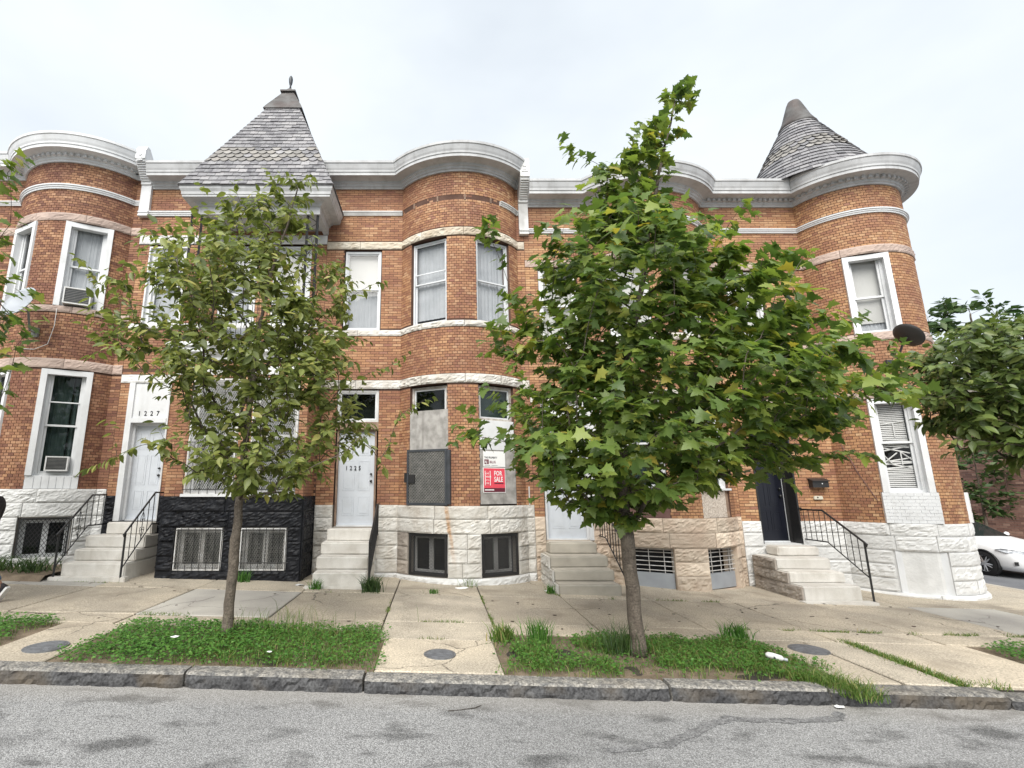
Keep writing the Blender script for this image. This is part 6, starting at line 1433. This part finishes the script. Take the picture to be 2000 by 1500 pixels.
    gr = MB(); gr.V = [f(q) for q in ((-.5, 2.27, .55), (.5, 2.27, .55), (.56, 2.2, .66), (-.56, 2.2, .66), (-.5, 2.31, .55), (.5, 2.31, .55), (.56, 2.25, .67), (-.56, 2.25, .67))]; gr.F = [(0, 1, 2, 3), (4, 5, 6, 7), (0, 1, 5, 4), (1, 2, 6, 5), (2, 3, 7, 6), (3, 0, 4, 7)]; gr.build('grille', 'rubber', h)
    return h
car(15.2, 15.95, ground(15.5) - .17)

# ------------------------------------------------------------------ person walking out of the left edge
def skin_mesh(name, verts, edges, radii, m, parent, rootv=0, sub=2):
    me = bpy.data.meshes.new(name); me.from_pydata(verts, edges, []); o = bpy.data.objects.new(name, me); C.objects.link(o); s = o.modifiers.new('s', 'SKIN'); s.use_smooth_shade = True
    for i, r_ in enumerate(radii): v = me.skin_vertices[0].data[i]; v.radius = r_ if isinstance(r_, tuple) else (r_, r_); v.use_root = i == rootv
    sb = o.modifiers.new('d', 'SUBSURF'); sb.levels = sub; sb.render_levels = sub
    dg = bpy.context.evaluated_depsgraph_get(); me2 = bpy.data.meshes.new_from_object(o.evaluated_get(dg)); bpy.data.objects.remove(o); bpy.data.meshes.remove(me)
    me2.name = name; me2.materials.clear(); o = link(name, me2, m, parent); me2.polygons.foreach_set('use_smooth', [True] * len(me2.polygons)); return o
def person(px, py):
    zg = ground(px); h = root('person', 'person in black top, jeans and white-soled sneakers walking out at the left edge', 'person', (px, py, zg))
    # local metres: walks towards -X; right side is +Y... seen side is -Y (left arm and leg nearest the street)
    ly = -.10
    b_v = [(0, 0, .98), (.0, 0, 1.12), (-.02, 0, 1.3), (-.03, 0, 1.44), (-.04, 0, 1.53), (-.06, 0, 1.60), (-.07, 0, 1.68), (-.07, 0, 1.76),
           (-.03, -.19, 1.42), (.13, -.25, 1.18), (.20, -.27, .96), (-.03, .19, 1.42), (-.10, .25, 1.16), (-.24, .24, .98),
           (0, -.10, .92), (.10, -.10, .53), (.42, -.10, .24), (0, .10, .92), (-.22, .10, .52), (-.36, .10, .12), (.46, -.10, .17), (-.38, .10, .08)]
    b_e = [(0, 1), (1, 2), (2, 3), (3, 4), (4, 5), (5, 6), (6, 7), (3, 8), (8, 9), (9, 10), (3, 11), (11, 12), (12, 13), (0, 14), (14, 15), (15, 16), (0, 17), (17, 18), (18, 19), (16, 20), (19, 21)]
    rad = [.095, .10, .105, .105, .055, .075, .09, .07, .065, .045, .03, .065, .045, .03, .085, .06, .043, .085, .06, .043, .04, .04]
    skin_mesh('body', b_v, b_e, rad, 'skin', h)
    sh = [(0, 0, .86), (.0, 0, 1.06), (-.02, 0, 1.3), (-.03, 0, 1.43), (-.03, -.195, 1.425), (.13, -.25, 1.18), (.175, -.265, 1.05), (-.03, .195, 1.425), (-.10, .25, 1.16), (-.20, .245, 1.04), (-.04, 0, 1.52)]
    skin_mesh('shirt', sh, [(0, 1), (1, 2), (2, 3), (3, 4), (4, 5), (5, 6), (3, 7), (7, 8), (8, 9), (3, 10)], [.168, .16, .162, .148, .105, .072, .06, .105, .072, .06, .078], 'cloth_black', h)
    tr = [(0, 0, 1.06), (0, -.10, .90), (.10, -.10, .53), (.40, -.10, .265), (0, .10, .90), (-.22, .10, .52), (-.35, .10, .14)]
    skin_mesh('trousers', tr, [(0, 1), (1, 2), (2, 3), (0, 4), (4, 5), (5, 6)], [.145, .108, .085, .075, .108, .085, .075], 'denim', h)
    for hx, hy, hz, ax in ((.20, -.27, .96, .03), (-.24, .24, .98, -.06)):                # hands: palm and five bent digits
        v = [(hx, hy, hz), (hx + ax * .4, hy, hz - .05), (hx + ax * .8, hy - .002, hz - .095)]; e = [(0, 1), (1, 2)]; rr = [.026, (.03, .02), (.034, .018)]
        hand = skin_mesh('hand', v, e, rr, 'skin', h, 0, 2)
        for k in range(4):
            o = (k - 1.5) * .019; ln = (.075, .085, .08, .06)[k]; skin_mesh('finger', [(hx + ax * .7 + o, hy, hz - .085), (hx + ax + o, hy - .008, hz - .105 - ln * .35), (hx + ax + o - .006, hy + .0, hz - .105 - ln * .7), (hx + ax + o - .014, hy + .014, hz - .105 - ln * .95)], [(0, 1), (1, 2), (2, 3)], [.0095, .009, .0085, .007], 'skin', hand, 0, 1)
        skin_mesh('thumb', [(hx - .025, hy, hz - .03), (hx - .045, hy - .008, hz - .06), (hx - .048, hy - .004, hz - .095)], [(0, 1), (1, 2)], [.012, .011, .009], 'skin', hand, 0, 1)
    for k, (x, y, z, pit) in enumerate(((.475, -.10, .19, -58), (-.39, .10, .05, 12))):    # trailing foot rolled up on its toe, leading foot landing
        M_ = Matrix.Rotation(R(pit), 3, 'Y'); P_ = lambda q: tuple(Vector((x, y, z)) + M_ @ Vector(q))
        up = MB(); so = MB(); st = [(-.235, .03, .0, .035), (-.20, .046, .0, .055), (-.12, .05, .0, .075), (-.04, .042, .0, .10), (.03, .036, .0, .115), (.055, .03, .0, .09)]
        for mb, zlo, zhi in ((up, -.045, None), (so, -.075, -.044)):
            for xx, w_, _, hh in st:
                top = (zhi if zhi is not None else -.045 + hh); ww = w_ * (1.08 if zhi else 1); mb.V += [P_((xx, -ww, zlo)), P_((xx, ww, zlo)), P_((xx, ww * (.55 if zhi is None else 1), top)), P_((xx, -ww * (.55 if zhi is None else 1), top))]
            mb.F = [(i * 4 + j, i * 4 + (j + 1) % 4, i * 4 + 4 + (j + 1) % 4, i * 4 + 4 + j) for i in range(5) for j in range(4)] + [(0, 1, 2, 3), (20, 23, 22, 21)]
        s_ = []
        for mb, nm, m in ((up, 'sneaker', 'cloth_black'), (so, 'sole', 'plastic_white')):
            zo = ORG[h.name]; mb.V = [(a + zo.x, b + zo.y, c + zo.z) for a, b, c in mb.V]; s_.append(mb.build(nm, m, h if nm == 'sneaker' else s_[0], smooth=nm == 'sneaker'))
    hd = MB(); zo = ORG[h.name]
    for sg in (-1, 1): hd.lathe((zo.x - .165, zo.y + sg * .034, zo.z + 1.665), [(0, .012), (.010, .005), (.010, -.005), (0, -.012)], 8)
    hd.build('eye', 'ink_black', h); MB().tube([(zo.x - .155, zo.y, zo.z + 1.665), (zo.x - .19, zo.y, zo.z + 1.625), (zo.x - .16, zo.y, zo.z + 1.618)], [.012, .017, .01], 8).build('nose', 'skin', h, smooth=True)
    MB().tube([(zo.x - .152, zo.y - .026, zo.z + 1.588), (zo.x - .163, zo.y, zo.z + 1.588), (zo.x - .152, zo.y + .026, zo.z + 1.588)], [.004, .008, .004], 6).build('mouth', 'brown_panel', h)
    for sg in (-1, 1): MB().lathe((zo.x - .06, zo.y + sg * .092, zo.z + 1.65), [(0, .033), (.012, .02), (.014, 0), (.010, -.02), (0, -.03)], 8).build('ear', 'skin', h, smooth=True)
    MB().lathe((zo.x - .055, zo.y, zo.z + 1.685), [(.097, -.02), (.102, .02), (.095, .06), (.07, .095), (.035, .112), (0, .116)], 20).build('hair_cap', 'hair', h, smooth=True)
    return h
person(-6.87, 7.95)
